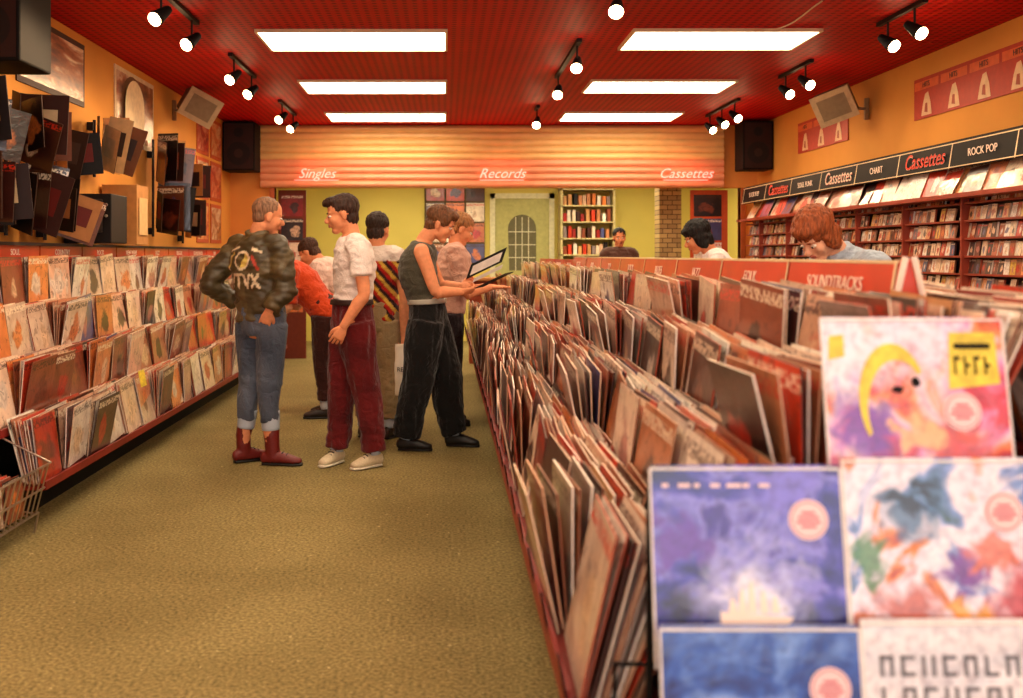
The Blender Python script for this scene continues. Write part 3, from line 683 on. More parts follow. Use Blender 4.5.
# end-cap display facing the shop door
rt = root('endcap_record_display', (1.1, 1.7, 0))
g = MB()
for i in range(18):
    x = .30+i*.095; g.rod((x, 1.77, .02), (x, 1.77, .62), .004)
for i in range(9): g.rod((.30, 1.77, .04+i*.072), (1.92, 1.77, .04+i*.072), .004)
g.rod((.36, 1.76, 0.0), (.36, 1.76, .93), .007); g.rod((1.88, 1.76, 0.0), (1.88, 1.76, .93), .009); g.rod((.36, 1.76, .93), (1.88, 1.76, .93), .006)
g.rod((.70, 1.80, .9), (.70, 1.80, 1.15), .005); g.rod((.98, 1.80, .9), (.98, 1.80, 1.15), .005)
g.abox(.38, 1.86, 1.80-.025, 1.80-.015, 0.02, .60)
g.rod((.27, 1.72, .50), (.40, 1.64, .36), .006, mi=1); g.rod((.40, 1.64, .36), (.52, 1.60, .36), .006, mi=1)
g.obj('wire_grid', [M_black, M_chrome], rt)
wh = C(240, 232, 240)
A1 = art_material('art_fantasy_pink', [(.28, C(140, 16, 50)), (.38, C(214, 60, 80)), (.46, C(226, 150, 200)), (.53, C(240, 196, 200)), (.58, C(240, 140, 70)), (.64, C(206, 44, 30)), (.74, C(80, 30, 100))], 2.2, 1.0, 5, [(.15, .85, .34, wh), (.5, .95, .30, C(236, 226, 240)), (.22, .40, .24, C(110, 50, 160)), (.72, .30, .26, C(206, 50, 36)), (.50, .40, .14, C(246, 180, 120)), (.12, .1, .2, C(226, 150, 200)), (.5, .08, .16, C(246, 220, 214))])
A2 = art_material('art_night_sea', [(.28, C(8, 10, 54)), (.42, C(30, 32, 126)), (.50, C(70, 66, 176)), (.57, C(130, 126, 214)), (.64, C(60, 40, 150)), (.8, C(20, 14, 70))], 3.2, .7, 7, [(.5, .30, .36, C(190, 190, 232)), (.5, .26, .20, C(236, 234, 244)), (.10, .15, .25, C(14, 12, 44)), (.9, .12, .22, C(24, 18, 70)), (.15, .62, .18, C(96, 50, 160)), (.7, .95, .2, C(120, 110, 214))])
A3 = art_material('art_white_collage', [(.32, C(60, 90, 70)), (.40, C(120, 150, 210)), (.45, wh), (.56, C(234, 224, 236)), (.61, C(226, 140, 70)), (.70, C(170, 30, 40))], 2.6, .8, 6, [(.35, .74, .20, C(60, 110, 150)), (.38, .78, .09, C(20, 24, 40)), (.94, .25, .32, C(190, 30, 40)), (.28, .18, .26, C(190, 80, 50)), (.62, .42, .15, C(120, 50, 150)), (.12, .50, .13, C(70, 130, 70)), (.6, .15, .16, C(240, 170, 60)), (.75, .55, .12, C(226, 120, 90))])
A4 = art_material('art_blue_print', [(.3, C(20, 34, 100)), (.45, C(46, 90, 176)), (.55, C(100, 140, 210)), (.7, C(190, 200, 232))], 2.6, 1.0)
A5 = art_material('art_white_print', [(.3, C(200, 200, 208)), (.5, C(236, 232, 234)), (.7, C(242, 238, 238))], 3, .5, 4, [(.5, .25, .3, C(170, 176, 196))])
A6 = art_material('art_white_dream', [(.30, C(90, 60, 110)), (.40, C(190, 120, 190)), (.47, wh), (.6, C(246, 226, 210)), (.68, C(220, 120, 100))], 2, 1.0)
M_pinkst = mat('pink_sticker', C(240, 206, 204), .4, var=.04); M_pinkd = mat('sticker_print', C(206, 100, 108), .4, var=.1)
M_yel = mat('yellow_print', C(226, 200, 60), .4, var=.25, scale=40); M_grey = mat('grey_print', C(120, 118, 122), .5, var=.1)
def ecap(x0, yt, zt, m, uo, stick=None, deco=None, w=.326):
    yb = yt-.055; zb = zt-.321; b = V((0, yt-yb, zt-zb)); bn = b.normalized(); nn = V((0, -bn.z, bn.y))
    q = MB()
    for k in range(3): q.box((x0+.002*k, yb+.006*k+.0, zb+.002*k), (w, 0, 0), b, (0, .004, -.0008), C(235, 225, 215), 1, 0, uo, C(240, 230, 220))
    for (aa, bb) in (((x0, yb, zb), (x0, yt, zt)), ((x0+w, yb, zb), (x0+w, yt, zt)), ((x0, yt, zt), (x0+w, yt, zt))): q.rod(aa, bb, .0022, C(250, 245, 240), 1)
    P = lambda u, v, e=.0012: V((x0+u*w, yb, zb))+b*v+nn*e
    if stick:
        for (u, v) in stick:
            q.disc(P(u, v, .0015), (1, 0, 0), bn, .034, mi=2); q.disc(P(u, v, .002), (1, 0, 0), bn, .030, mi=3); q.disc(P(u, v, .0024), (1, 0, 0), bn, .0280, mi=2)
            for dv, hw in ((-.035, .04), (-.012, .065), (.012, .055), (.035, .035)): q.quad([P(u-hw, v+dv-.007, .003), P(u+hw, v+dv-.007, .003), P(u+hw, v+dv+.007, .003), P(u-hw, v+dv+.007, .003)], mi=3)
    if deco: deco(q, P, bn)
    q.obj('sleeve', [m, M_edge, M_pinkst, M_pinkd, M_white, M_yel, M_black, M_grey], rt)
def poly(q, P, pts, mi, e=.0012): q.quad([P(u, v, e) for u, v in pts], mi=mi)
def blob(q, P, cu, cv, ru, rv, mi, seed, e=.0014, wob=.35, n=26):
    q.quad([P(cu+ru*math.cos(2*math.pi*i/n)*(1+wob*noise.noise(V((math.cos(2*math.pi*i/n)*1.5+seed, math.sin(2*math.pi*i/n)*1.5, 0)))),
              cv+rv*math.sin(2*math.pi*i/n)*(1+wob*noise.noise(V((math.cos(2*math.pi*i/n)*1.5+seed, math.sin(2*math.pi*i/n)*1.5, 0)))), e) for i in range(n)], mi=mi)
def d1(q, P, bn):
    poly(q, P, [(.68, .62), (.96, .65), (.95, .93), (.70, .93)], 5)
    for i in range(4):
        poly(q, P, [(.715+i*.055, .70), (.728+i*.055, .70), (.728+i*.055, .80), (.715+i*.055, .80)], 6, .002)
        if i % 2: poly(q, P, [(.728+i*.055, .74), (.75+i*.055, .74), (.75+i*.055, .76), (.728+i*.055, .76)], 6, .002)
        else: poly(q, P, [(.728+i*.055, .78), (.75+i*.055, .78), (.75+i*.055, .80), (.728+i*.055, .80)], 6, .002)
    poly(q, P, [(.72, .84), (.92, .84), (.92, .87), (.72, .87)], 6, .002)
    n = 16
    for i in range(n):
        a0, a1 = math.radians(205-i*10), math.radians(205-(i+1)*10); w0 = .02+.045*math.sin(math.pi*i/n); w1 = .02+.045*math.sin(math.pi*(i+1)/n)
        poly(q, P, [(.40+.17*math.cos(a0), .50+.28*math.sin(a0)), (.40+.17*math.cos(a1), .50+.28*math.sin(a1)), (.40+(.17+w1)*math.cos(a1), .50+(.28+w1*1.6)*math.sin(a1)), (.40+(.17+w0)*math.cos(a0), .50+(.28+w0*1.6)*math.sin(a0))], 5)
    poly(q, P, [(.03, .78), (.12, .80), (.12, .92), (.04, .91)], 5)
    blob(q, P, .50, .66, .022, .03, 6, 2); blob(q, P, .40, .62, .03, .02, 6, 5)
def d2(q, P, bn):
    poly(q, P, [(.34, .28), (.72, .25), (.66, .19), (.42, .17), (.34, .22)], 4)
    for u, h in ((.38, .08), (.43, .13), (.48, .17), (.54, .12), (.60, .09)): poly(q, P, [(u, .27), (u+.05, .27), (u+.03, .27+h), (u+.012, .27+h*.8)], 4)
    for i, ww in enumerate((.05, .09, .04, .07, .11, .05, .08)): poly(q, P, [(.06+i*.085, .905), (.06+i*.085+ww*.7, .905), (.06+i*.085+ww*.7, .925), (.06+i*.085, .925)], 2)
def d5(q, P, bn):
    for r in range(2):
        for i in range(8):
            u0 = .08+i*.105; v0 = .60+r*.15
            poly(q, P, [(u0, v0), (u0+.02, v0), (u0+.02, v0+.10), (u0, v0+.10)], 7)
            if (i+r) % 3: poly(q, P, [(u0, v0+.08), (u0+.07, v0+.08), (u0+.07, v0+.10), (u0, v0+.10)], 7)
            if (i+r) % 2: poly(q, P, [(u0+.05, v0), (u0+.07, v0), (u0+.07, v0+.10), (u0+.05, v0+.10)], 7)
            else: poly(q, P, [(u0, v0), (u0+.07, v0), (u0+.07, v0+.02), (u0, v0+.02)], 7)
ecap(.675, 1.80, 1.223, A1, (3, 5), [(.74, .50)], d1)
ecap(.352, 1.72, .972, A2, (7, 2), [(.82, .74)], d2); ecap(.682, 1.72, .985, A3, (1, 9), [(.83, .74)]); ecap(1.012, 1.72, .985, A6, (4, 4), [(.8, .8)]); ecap(1.342, 1.72, .98, A2, (9, 9))
ecap(.352, 1.64, .725, A4, (2, 12), [(.84, .72)]); ecap(.682, 1.64, .735, A5, (5, 1), None, d5); ecap(1.012, 1.64, .735, A1, (8, 1)); ecap(1.342, 1.64, .735, A3, (6, 2))

# left wall browser
rt = root('record_browser_wall_unit', (-2.35, 8.2, 0)); CP[0] = PALL
mb = MB(); fr = MB(); LY1 = 12.25
lx = (-2.52, -2.33, -2.14, -1.95); lz = (1.0, .735, .48, .22)
for i, (x, z) in enumerate(zip(lx, lz)):
    ys = 3.4 if i < 3 else 4.85
    tier(mb, x, z, ys, LY1, -1, n=(8, 13), depth=.085, back=16, mess=.8)
    tilted_rail(fr, x+.004, z, ys, LY1, -1, .02)
    fr.abox(x-.15, x+.004, ys, LY1, z-.022, z-.004)
CP[0] = PAL
fr.abox(-2.74, -2.15, 3.4, LY1, 0, .18, mi=2); fr.abox(-2.74, -2.31, 3.4, LY1, .18, .44, mi=2); fr.abox(-2.74, -2.50, 3.4, LY1, .44, .69, mi=2); fr.abox(-2.74, -2.69, 3.4, LY1, .69, 1.40, mi=2)
mb.obj('records', [M_cover, M_edge], rt); fr.obj('rack_frame', [M_red, M_chrome, M_black], rt)
sg = MB(); y = 3.5; i = 3
while y < 12.0:
    sg.abox(-2.66, -2.645, y, y+.74, 1.315, 1.40, mi=0); text(words[(i*5) % 12], (-2.642, y+.37, 1.357), FACE_PX, .055, M_white, rt); y += .76; i += 1
sg.abox(-2.745, -2.62, 3.4, LY1, 1.40, 1.42, mi=1)
sg.obj('divider_signs', [M_redsign, M_dark], rt)
yt = MB(); yt.box((-1.93, 6.35, .50), (0, .12, 0), (-.02, 0, .10), (.002, 0, 0)); yt.obj('price_tag', [M_yel], rt)
w = MB()
for yy in [4.25+.06*k for k in range(10)]:
    w.rod((-2.22, yy, .50), (-2.18, yy, .14), .004); w.rod((-2.18, yy, .14), (-1.96, yy, .10), .004); w.rod((-1.96, yy, .10), (-1.90, yy, .34), .004)
for (x, z) in ((-2.22, .50), (-2.20, .32), (-2.18, .14), (-2.07, .12), (-1.96, .10), (-1.93, .22), (-1.90, .34)): w.rod((x, 4.22, z), (x, 4.82, z), .005)
for yy in (4.22, 4.82): w.rod((-2.22, yy, .50), (-1.90, yy, .34), .005); w.rod((-2.22, yy, .5), (-2.18, yy, .0), .006); w.rod((-1.96, yy, .10), (-1.98, yy, 0), .006)
w.obj('wire_basket', [M_chrome], rt)
sm = MB()
for yy in (4.27, 4.50):
    for k in range(8): rec(sm, -1.965-.020*k, yy+R.uniform(-.01, .02), .125+.002*k, -1, math.radians(4+2*k), w=.18, h=.18)
sm.obj('singles', [M_cover, M_edge], rt)

# ------------------------------------------------------------------ cassette wall (right)
rt = root('cassette_shelving', (3.7, 8.8, 0))
fr = MB(); cs = MB(); SX = 3.62; SY0, SY1 = 3.4, 12.05
fr.abox(SX+.10, XR-.005, SY0, SY1, 0, 2.12, mi=2)
rows = [.34+.124*i for i in range(12)]
DKP = [((180, 92, 50), 4), ((110, 50, 32), 2), ((224, 156, 100), 4), ((244, 218, 184), 6), ((200, 54, 28), 2.5), ((44, 26, 22), 2.5), ((120, 116, 128), 1.5), ((226, 180, 70), 2), ((70, 90, 130), 1), ((250, 240, 226), 3)]
def dcol():
    c = R.choices([a for a, _ in DKP], [b_ for _, b_ in DKP])[0]; return C(*c)
for z in rows:
    fr.abox(SX+.02, SX+.10, SY0, SY1, z-.008, z); fr.abox(SX+.012, SX+.02, SY0, SY1, z-.010, z+.004)
    y = SY0+.01
    while y+.07 < SY1:
        if R.random() < .92:
            rec(cs, SX+.03+R.uniform(0, .012), y, z+.001, 1, math.radians(10+R.uniform(-3, 3)), w=.064, h=R.uniform(.094, .108), th=.014, col=dcol())
        y += .070
for y in [SY0+.9*k for k in range(10)]:
    fr.abox(SX-.005, SX+.10, y, y+.018, .05, 1.80)
fr.abox(SX-.02, SX+.10, SY0, SY1, 0, .30, mi=0)
fr.abox(SX-.10, SX+.10, SY0, SY1, 1.735, 1.75, mi=0); fr.abox(SX-.11, SX-.10, SY0, SY1, 1.735, 1.765, mi=0)
y = SY0
while y+.3 < SY1:
    rec(cs, SX-.085+R.uniform(0, .03), y, 1.752, 1, math.radians(24+R.uniform(-5, 5)), w=.25, h=.25, th=.005, roll=R.uniform(-.10, .10)); y += R.uniform(.15, .29)
cs.obj('cassettes', [M_cover, M_edge], rt); fr.obj('shelves', [mat('shelf_red', C(150, 52, 26), .5), M_chrome, M_dark], rt)
hd = MB(); hd.box((SX-.05, SY0, 1.95), (0, SY1-SY0, 0), (.03, 0, .19), (.03, 0, 0), mi=0)
hd.abox(SX-.02, XR-.005, SY0, SY1, 2.12, 2.15, mi=0)
for z in (1.955, 2.125): hd.box((SX-.054+(z-1.95)*.158, SY0, z), (0, SY1-SY0, 0), (0, 0, .007), (.004, 0, 0), mi=1)
y = SY0+.4
while y < SY1: hd.box((SX-.053, y, 1.95), (0, .010, 0), (.03, 0, .18), (.004, 0, 0), mi=1); y += .82
hd.obj('header_panel', [M_black, M_frame], rt)
M_redtx = mat('red_lettering', C(232, 60, 36), .4, var=.05)
y = 4.2; i = 0
while y < 11.8:
    if i % 2 == 0:
        text('Cassettes', (SX-.052+.010, y, 2.04), FACE_NX, .16, M_redtx if i % 4 else M_white, rt, shear=.4)
        text('Cassettes', (SX-.056+.010, y-.006, 2.044), FACE_NX, .16, M_white if i % 4 else M_redtx, rt, shear=.4, ext=.0005)
    else:
        text(('ROCK POP', 'SOUL FUNK', 'CHART')[i % 3], (SX-.055+.012, y, 2.04), FACE_NX, .075, M_white, rt)
    y += .82; i += 1

# ------------------------------------------------------------------ posters & wall things
def poster(name, x, y0, y1, z0, z1, side, m, border=C(230, 210, 170), n=1):
    mb = MB(); sx = 1 if side == 'L' else -1
    mb.abox(min(x, x+sx*.01), max(x, x+sx*.01), y0, y1, z0, z1, border, 1)
    k = (y1-y0)/n
    for i in range(n):
        a, b_ = y0+i*k+.03, y0+(i+1)*k-.03
        mb.quad([(x+sx*.012, a, z0+.04), (x+sx*.012, b_, z0+.04), (x+sx*.012, b_, z1-.04), (x+sx*.012, a, z1-.04)], rcol(), 0, [(uu+i*3, vv+int(y0)) for uu, vv in ((0, 0), (1, 0), (1, 1), (0, 1))])
    return mb.obj(name, [m, M_vc])
def strip(y0, y1, n):
    rt = root('wall_poster_strip', (XR-.01, (y0+y1)/2, 2.65)); mb = MB(); mb.abox(XR-.012, XR-.002, y0, y1, 2.48, 2.82, C(184, 50, 24), 0)
    k = (y1-y0)/n
    for i in range(n):
        yc = y0+(i+.5)*k
        mb.quad([(XR-.015, yc-k*.46, 2.72), (XR-.015, yc+k*.46, 2.72), (XR-.015, yc+k*.46, 2.79), (XR-.015, yc-k*.46, 2.79)], C(222, 96, 40))
        mb.quad([(XR-.015, yc-.09, 2.50), (XR-.015, yc+.09, 2.50), (XR-.015, yc+.06, 2.60), (XR-.015, yc+.02, 2.68), (XR-.015, yc-.03, 2.69), (XR-.015, yc-.07, 2.60)], C(236, 196, 150))
        mb.quad([(XR-.017, yc-.025, 2.52), (XR-.017, yc+.03, 2.53), (XR-.017, yc+.015, 2.60), (XR-.017, yc-.02, 2.60)], C(170, 70, 40))
    mb.obj('print', [M_vc], rt)
    for i in range(n): text('HITS', (XR-.018, y0+(i+.5)*k, 2.755), FACE_NX, .06, M_dark, rt)
strip(5.4, 8.5, 7); strip(9.9, 11.3, 3)
PM = [art_material('art_poster_%d' % i, st, 2.0, 1.2) for i, st in enumerate((
    [(.3, C(150, 30, 20)), (.5, C(226, 120, 60)), (.65, C(240, 210, 150))],
    [(.3, C(50, 30, 20)), (.5, C(170, 100, 50)), (.65, C(240, 225, 190))],
    [(.3, C(110, 20, 20)), (.5, C(200, 60, 40)), (.7, C(250, 200, 150))]))]
for r_ in range(3):
    poster('wall_poster', XL+.001, 11.05, 11.6, 1.48+r_*.5, 1.94+r_*.5, 'L', PM[r_], C(196, 90, 50)); poster('wall_poster', XL+.001, 11.7, 12.25, 1.48+r_*.5, 1.94+r_*.5, 'L', PM[(r_+1) % 3], C(196, 90, 50))
poster('wall_poster', XL+.001, 8.3, 9.4, 2.3, 2.93, 'L', PM[1]); poster('wall_poster', XL+.001, 9.6, 10.5, 1.6, 2.4, 'L', PM[0])
poster('wall_poster', XL+.001, 6.4, 7.6, 2.46, 2.93, 'L', PM[1], C(60, 30, 20))
rt = root('poster_white_arch', (XL+.03, 8.7, 2.55)); mb = MB(); pts = []  # bright white arch of the poster, added as a flat panel
for i in range(13):
    a = math.pi*i/12; pts.append((8.75-.27*math.cos(a), 2.62+.24*math.sin(a)))
pts = [(8.48, 2.32)]+pts+[(9.02, 2.32)]
mb.quad([(XL+.04, a, b_) for a, b_ in pts], C(245, 225, 180)); mb.quad([(XL+.02, 8.75+(a-8.75)*1.15, 2.57+(b_-2.57)*1.12) for a, b_ in pts], C(120, 80, 50))
mb.obj('arch_panel', [M_vc], rt)
def fan(y, z0, n, cols, h=.45, w=.34, levels=2, art=.35):
    rt = root('hanging_sleeve_rack', (XL+.05, y, z0)); mb = MB(); top = h*.92*(levels-1)+h*.8
    mb.rod((XL+.05, y, z0-.04), (XL+.05, y, z0+top), .012, C(30, 20, 16), 1); mb.abox(XL+.001, XL+.05, y-.03, y+.03, z0-.02, z0+.04, C(30, 20, 16), 1); mb.abox(XL+.001, XL+.05, y-.03, y+.03, z0+top*.8, z0+top*.8+.06, C(30, 20, 16), 1)
    for lv in range(levels):
        for i in range(n):
            a = math.radians(-62+124*i/(n-1)+R.uniform(-8, 8)); tl = R.choice((0, 0, .05, .12, .34, .22, -.10))
            d = V((math.cos(a), math.sin(a), 0)); u = V((d.x*tl, d.y*tl, 1)).normalized(); cc = R.choice(cols)
            a_ = (d-u*d.dot(u)).normalized(); ww, hh = w*R.uniform(.7, 1.0), h*R.uniform(.62, .88)
            o_ = V((XL+.075, y, z0+lv*h*.92+R.uniform(0, .05)))+d*.02+(V((.06, 0, 0)) if tl < 0 else V((0, 0, 0))); t_ = a_.cross(u)*.006
            is_art = R.random() < art
            mb.box(o_, a_*ww, u*hh, t_, cc, 1, 0 if is_art else 1, (R.randrange(50), R.randrange(50)), C(70, 46, 34))
            if not is_art:   # printed label panels on the plain sleeves
                lc = R.choice((C(150, 60, 30), C(190, 130, 80), C(206, 180, 140), C(110, 30, 22), C(60, 44, 40)))
                for sgn in (-1, 1):
                    mb.box(o_+a_*ww*.2+u*hh*.30+(t_*1.05 if sgn > 0 else -t_*.05), a_*ww*.6, u*hh*.45, t_*.1*sgn, lc, 1)
    mb.obj('sleeves', [M_cover, M_vc], rt)
DK = [C(24, 14, 12), C(40, 20, 16), C(60, 28, 20), C(16, 10, 10), C(110, 56, 34)]; TN = [C(190, 126, 70), C(214, 156, 90), C(120, 70, 40), C(226, 190, 140)]
fan(5.40, 1.50, 7, DK, .46, .36, art=.4); fan(6.15, 1.50, 7, DK, .46, .34, art=.4); fan(6.75, 1.48, 6, DK+TN[:2], .40, .28, art=.45); fan(7.70, 1.98, 6, TN+DK[:2], .5, .26, 1); fan(9.25, 1.55, 6, DK+TN[:2], .50, .34, art=.4); fan(10.3, 1.5, 5, DK+TN, .45, .25)
rt = root('cardboard_display_box', (XL+.15, 8.1, 1.42)); mb = MB(); mb.abox(XL+.02, XL+.30, 7.95, 8.25, 1.425, 1.90, C(206, 146, 82)); mb.abox(XL+.305, XL+.31, 7.99, 8.21, 1.5, 1.8, C(236, 196, 136)); mb.obj('box', [M_vc], rt, .006)
rt = root('portable_television', (XL+.2, 6.9, 1.42)); mb = MB()
mb.abox(XL+.02, XL+.36, 7.16, 7.52, 1.425, 1.78, C(26, 18, 16)); mb.abox(XL+.06, XL+.30, 7.145, 7.16, 1.50, 1.74, C(60, 50, 44)); mb.rod((XL+.33, 7.15, 1.70), (XL+.33, 7.135, 1.70), .012, C(180, 170, 150), n=12); mb.rod((XL+.33, 7.15, 1.62), (XL+.33, 7.135, 1.62), .012, C(180, 170, 150), n=12)
mb.obj('cabinet', [M_vc], rt, .008)

def speaker(x0, x1, y0, y1, z0, z1, col=C(20, 9, 6), name='loudspeaker'):
    rt = root(name, ((x0+x1)/2, (y0+y1)/2, z0)); mb = MB(); mb.abox(x0, x1, y0, y1, z0, z1, col); mb.obj('cabinet', [M_black], rt, .012)
    q = MB(); cx = (x0+x1)/2; w = (x1-x0)
    q.quad([(x0+.02, y0-.003, z0+.02), (x1-.02, y0-.003, z0+.02), (x1-.02, y0-.003, z1-.02), (x0+.02, y0-.003, z1-.02)], C(44, 18, 12))
    q.disc((cx, y0-.005, z0+(z1-z0)*.35), (1, 0, 0), (0, 0, 1), w*.36, C(24, 12, 10)); q.disc((cx, y0-.007, z0+(z1-z0)*.35), (1, 0, 0), (0, 0, 1), w*.14, C(50, 30, 22)); q.disc((cx, y0-.005, z0+(z1-z0)*.78), (1, 0, 0), (0, 0, 1), w*.15, C(20, 10, 8))
    q.obj('grille', [M_vc], rt)
    b_ = MB(); b_.abox(cx-.02, cx+.02, y1-.02, y1+.03, z0+.1, z1-.1, C(20, 20, 20)); b_.obj('bracket', [M_vc], rt)
speaker(-2.74, -2.34, 12.3, 12.68, 2.38, 2.98); speaker(3.62, 3.99, 12.15, 12.5, 2.38, 2.97); speaker(-2.72, -2.36, 5.55, 6.0, 2.42, 2.97)
def monitor(c, rot, name='wall_mounted_monitor', arm=None):
    rt = root(name, c); mb = MB(); M = Matrix.Translation(c) @ rot.to_4x4()
    T = lambda x, y, z: M @ V((x, y, z))
    def bx(x0, x1, y0, y1, z0, z1, col): mb.box(T(x0, y0, z0), T(x1, y0, z0)-T(x0, y0, z0), T(x0, y0, z1)-T(x0, y0, z0), T(x0, y1, z0)-T(x0, y0, z0), col)
    bx(-.16, .16, 0, .20, -.13, .13, C(120, 96, 70)); bx(-.18, .18, -.02, 0, -.15, .15, C(206, 180, 140)); bx(-.13, .13, -.025, -.02, -.10, .10, C(150, 130, 100)); bx(-.10, .10, .2, .26, -.08, .08, C(60, 44, 34))
    mb.obj('set', [M_vc], rt); a = MB(); a.rod(V(c), arm, .014, C(150, 130, 100)); a.rod(V(arm)+V((0, 0, -.1)), V(arm)+V((0, 0, .1)), .03, C(160, 120, 70)); a.obj('arm', [M_vc], rt)
monitor((3.62, 9.3, 2.72), Matrix.Rotation(math.radians(-35), 3, 'Z') @ Matrix.Rotation(math.radians(-18), 3, 'Y') @ Matrix.Rotation(math.radians(22), 3, 'X'), arm=(3.99, 9.45, 2.72))
monitor((-2.42, 9.9, 2.80), Matrix.Rotation(math.radians(35), 3, 'Z') @ Matrix.Rotation(math.radians(24), 3, 'Y') @ Matrix.Rotation(math.radians(24), 3, 'X'), arm=(-2.74, 10.1, 2.8))

# ------------------------------------------------------------------ track spotlights
def track(x, ys, aim, power=20):
    y0, y1 = min(ys)-.15, max(ys)+.15
    rt = root('track_light', (x, (y0+y1)/2, H-.02)); mb = MB(); mb.abox(x-.018, x+.018, y0, y1, H-.03, H-.001, C(24, 16, 14)); mb.obj('rail', [M_vc], rt)
    for y in ys:
        c = V((x, y, 2.83)); d = (V(aim(y))-c).normalized()
        s = MB(); s.rod((x, y, H-.03), c, .008, C(20, 16, 14)); s.obj('stem', [M_vc], rt)
        bm = bmesh.new(); loft(bm, [c-d*.075, c-d*.02, c+d*.045], [.024, .036, .050], (0.2, .1, 1), cap=.3); solid(bm, 'can', [M_black], rt)
        bm = bmesh.new(); ell(bm, c+d*.060, (d, d.orthogonal().normalized(), d.cross(d.orthogonal().normalized())), (.030, .044, .044), 16); solid(bm, 'bulb', [M_bulb], rt)
        ld = bpy.data.lights.new('spot_lamp', 'SPOT'); ld.energy = power; ld.spot_size = math.radians(85); ld.spot_blend = .7; ld.color = (1, .66, .36); ld.shadow_soft_size = .04
        lo = link(bpy.data.objects.new('spot_lamp', ld)); lo.location = c+d*.13; lo.rotation_euler = d.to_track_quat('-Z', 'Y').to_euler(); attach(lo, rt)
tl = lambda y: (-2.75, y-1.2, 1.6); tr = lambda y: (3.9, y-1.2, 1.7); tm = lambda y: (.6, y-1.6, 1.2)
for ys in ((4.0, 4.7), (6.2, 6.95), (8.34, 9.1), (10.8, 11.6)): track(-1.76, ys, tl, 38)
for ys in ((4.2, 4.8), (6.6, 7.0), (8.6, 9.1), (10.7, 11.2, 11.7)): track(3.1, ys, tr, 18)
for ys in ((3.6, 4.1), (6.0,), (7.8, 9.1), (11.2,)): track(1.03, ys, tm, 34)
cu = bpy.data.curves.new('ceiling_cable', 'CURVE'); cu.dimensions = '3D'; cu.bevel_depth = .005; sp_ = cu.splines.new('BEZIER'); sp_.bezier_points.add(2)
for bp_, co in zip(sp_.bezier_points, ((2.45, 6.5, 2.99), (2.35, 7.0, 2.93), (2.25, 7.3, 2.99))): bp_.co = co; bp_.handle_left_type = bp_.handle_right_type = 'AUTO'
cu.materials.append(M_frame); link(bpy.data.objects.new('ceiling_cable', cu))

# ------------------------------------------------------------------ back room
rt = root('poster_board', (-1.97, 12.95, 1.3)); mb = MB(); mb.abox(-2.16, -1.80, 12.95, 12.98, 0, 2.18, C(120, 50, 30), 1)
for r_ in range(5): mb.box((-2.12, 12.945, .6+r_*.31), (.28, 0, 0), (0, 0, .28), (0, .003, 0), rcol(), 1, 0, (r_*3, r_))
mb.obj('board', [M_cover, M_vc], rt)
rt = root('poster_board', (3.4, 12.95, 1.3)); mb = MB(); mb.abox(3.18, 3.66, 12.95, 12.98, 0, 2.18, C(206, 84, 40), 1)
for r_ in range(5): mb.box((3.22, 12.945, .6+r_*.31), (.36, 0, 0), (0, 0, .28), (0, .003, 0), rcol(), 1, 0, (r_*5, r_+9))
mb.obj('board', [M_cover, M_vc], rt)
m, nt, b = newmat('stone_blocks'); tc = nt.nodes.new('ShaderNodeTexCoord'); mp = nt.nodes.new('ShaderNodeMapping'); mp.inputs['Rotation'].default_value = (RX, 0, 0); br = nt.nodes.new('ShaderNodeTexBrick')
nt.links.new(tc.outputs['Object'], mp.inputs['Vector']); nt.links.new(mp.outputs['Vector'], br.inputs['Vector']); br.inputs['Color1'].default_value = C(190, 160, 100); br.inputs['Color2'].default_value = C(150, 122, 76); br.inputs['Mortar'].default_value = C(80, 60, 38)
br.inputs['Scale'].default_value = 4; nt.links.new(br.outputs['Color'], b.inputs['Base Color']); b.inputs['Roughness'].default_value = .9
mb = MB(); mb.abox(2.83, 3.12, 13.2, 13.5, 0, 2.6); mb.obj('stone_column', [m])
rt = root('door_1', (1.2, YBR, 0)); mb = MB(); dw = C(232, 226, 190)
mb.abox(.70, .78, YBR-.06, YBR-.001, 0, 2.3, dw); mb.abox(1.62, 1.70, YBR-.06, YBR-.001, 0, 2.3, dw); mb.abox(.70, 1.70, YBR-.06, YBR-.001, 2.22, 2.3, dw)
mb.abox(.78, 1.62, YBR-.03, YBR-.001, 0, 2.22, C(190, 186, 120)); pts = [(1.0, 1.1)]+[(1.2-.22*math.cos(math.pi*i/10), 1.75+.22*math.sin(math.pi*i/10)) for i in range(11)]+[(1.42, 1.1)]
mb.quad([(a, YBR-.034, b_) for a, b_ in pts], C(110, 104, 76))
for x in (1.1, 1.2, 1.3): mb.rod((x, YBR-.036, 1.1), (x, YBR-.036, 1.93), .008, C(226, 220, 190))
for z in (1.3, 1.5, 1.7): mb.rod((.99, YBR-.036, z), (1.41, YBR-.036, z), .008, C(226, 220, 190))
mb.obj('joinery', [M_vc], rt)
rt = root('storage_shelf', (2.15, 15.3, 0)); mb = MB(); cs = MB()
for x in (1.76, 2.56): mb.abox(x, x+.03, 15.2, 15.58, 0, 2.38, C(214, 196, 140))
for z in [.1+.25*k for k in range(10)]:
    mb.abox(1.76, 2.59, 15.2, 15.58, z-.02, z, C(214, 196, 140)); x = 1.81
    while x < 2.5:
        hh = R.uniform(.12, .2); cs.box((x, 15.28, z), (.05, 0, 0), (0, 0, hh), (0, .2, 0), rcol(), 1, 1, (0, 0)); x += R.uniform(.055, .09)
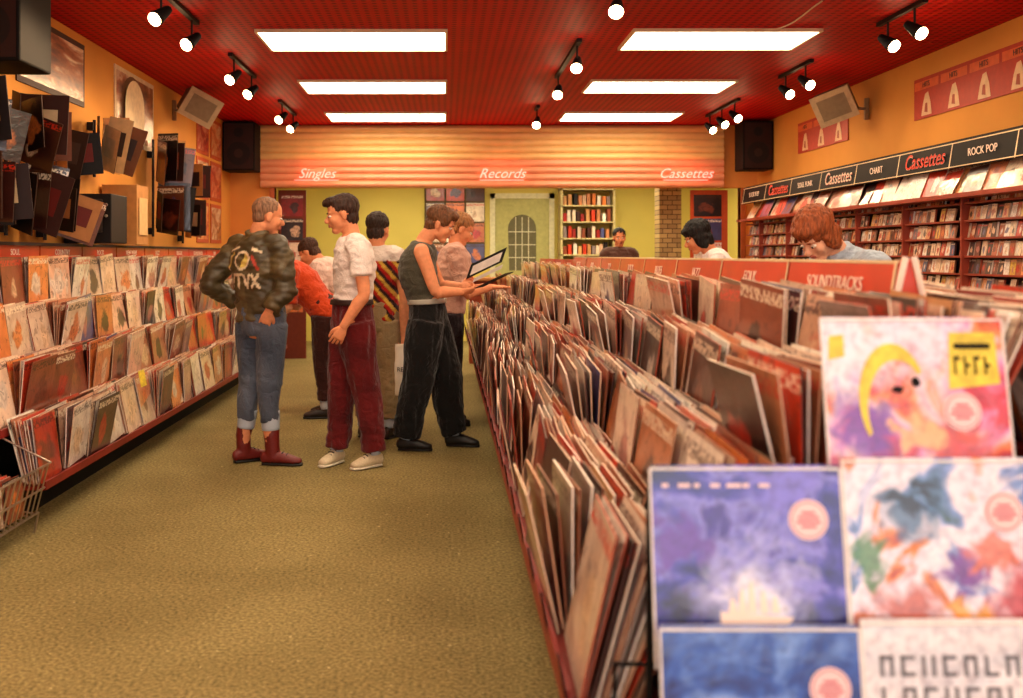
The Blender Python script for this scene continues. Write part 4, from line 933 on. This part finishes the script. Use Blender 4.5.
mb.obj('frame', [M_vc], rt); cs.obj('boxes', [M_cover, M_vc], rt)
rt = root('record_wall_display', (.15, YBR-.02, 2.1)); mb = MB(); mb.abox(-.32, .62, YBR-.03, YBR-.001, 1.2, 2.5, C(90, 70, 40), 1)
for i in range(3):
    for k in range(4): mb.box((-.29+i*.31, YBR-.034, 1.22+k*.32), (.28, 0, 0), (0, 0, .29), (0, .003, 0), rcol(), 1, 0, (i*7, k*3))
mb.obj('panel', [M_cover, M_vc], rt)
rt = root('shop_counter', (.8, 12.7, 0)); mb = MB(); mb.abox(.3, 2.75, 12.3, 12.65, 0, 1.02, C(150, 60, 30)); mb.abox(.26, 2.79, 12.26, 12.69, 1.02, 1.06, C(200, 130, 70)); mb.obj('counter', [M_vc], rt, .01)

# ------------------------------------------------------------------ sky and added daylight fill behind the camera
wd = bpy.data.worlds.new('World'); sc.world = wd; wd.use_nodes = True
wd.node_tree.nodes['Background'].inputs[0].default_value = (.85, .92, 1, 1); wd.node_tree.nodes['Background'].inputs[1].default_value = 1.0
ld = bpy.data.lights.new('added_window_fill', 'AREA'); ld.shape = 'RECTANGLE'; ld.size = 5.4; ld.size_y = 2.0; ld.energy = 95; ld.color = (1, .93, .92)  # area lamp added outside the unseen window, stands in for daylight on the end-cap
lo = link(bpy.data.objects.new('added_window_fill', ld)); lo.location = (.6, YF-.15, 1.6); lo.rotation_euler = (math.radians(90), 0, 0)

# ------------------------------------------------------------------ camera
cd = bpy.data.cameras.new('camera'); cam = link(bpy.data.objects.new('camera', cd)); sc.camera = cam
cam.location = (0, 0, 1.34); cam.rotation_euler = (RX, 0, 0)
cd.sensor_fit = 'HORIZONTAL'; cd.sensor_width = 36; cd.lens = 36*1000/1023
cd.shift_x = (511.5-445)/1023; cd.shift_y = -(349-255)/1023
cd.dof.use_dof = True; cd.dof.focus_distance = 6.5; cd.dof.aperture_fstop = 2.6
sc.view_settings.view_transform = 'Standard'; sc.view_settings.look = 'None'; sc.view_settings.exposure = 0.08
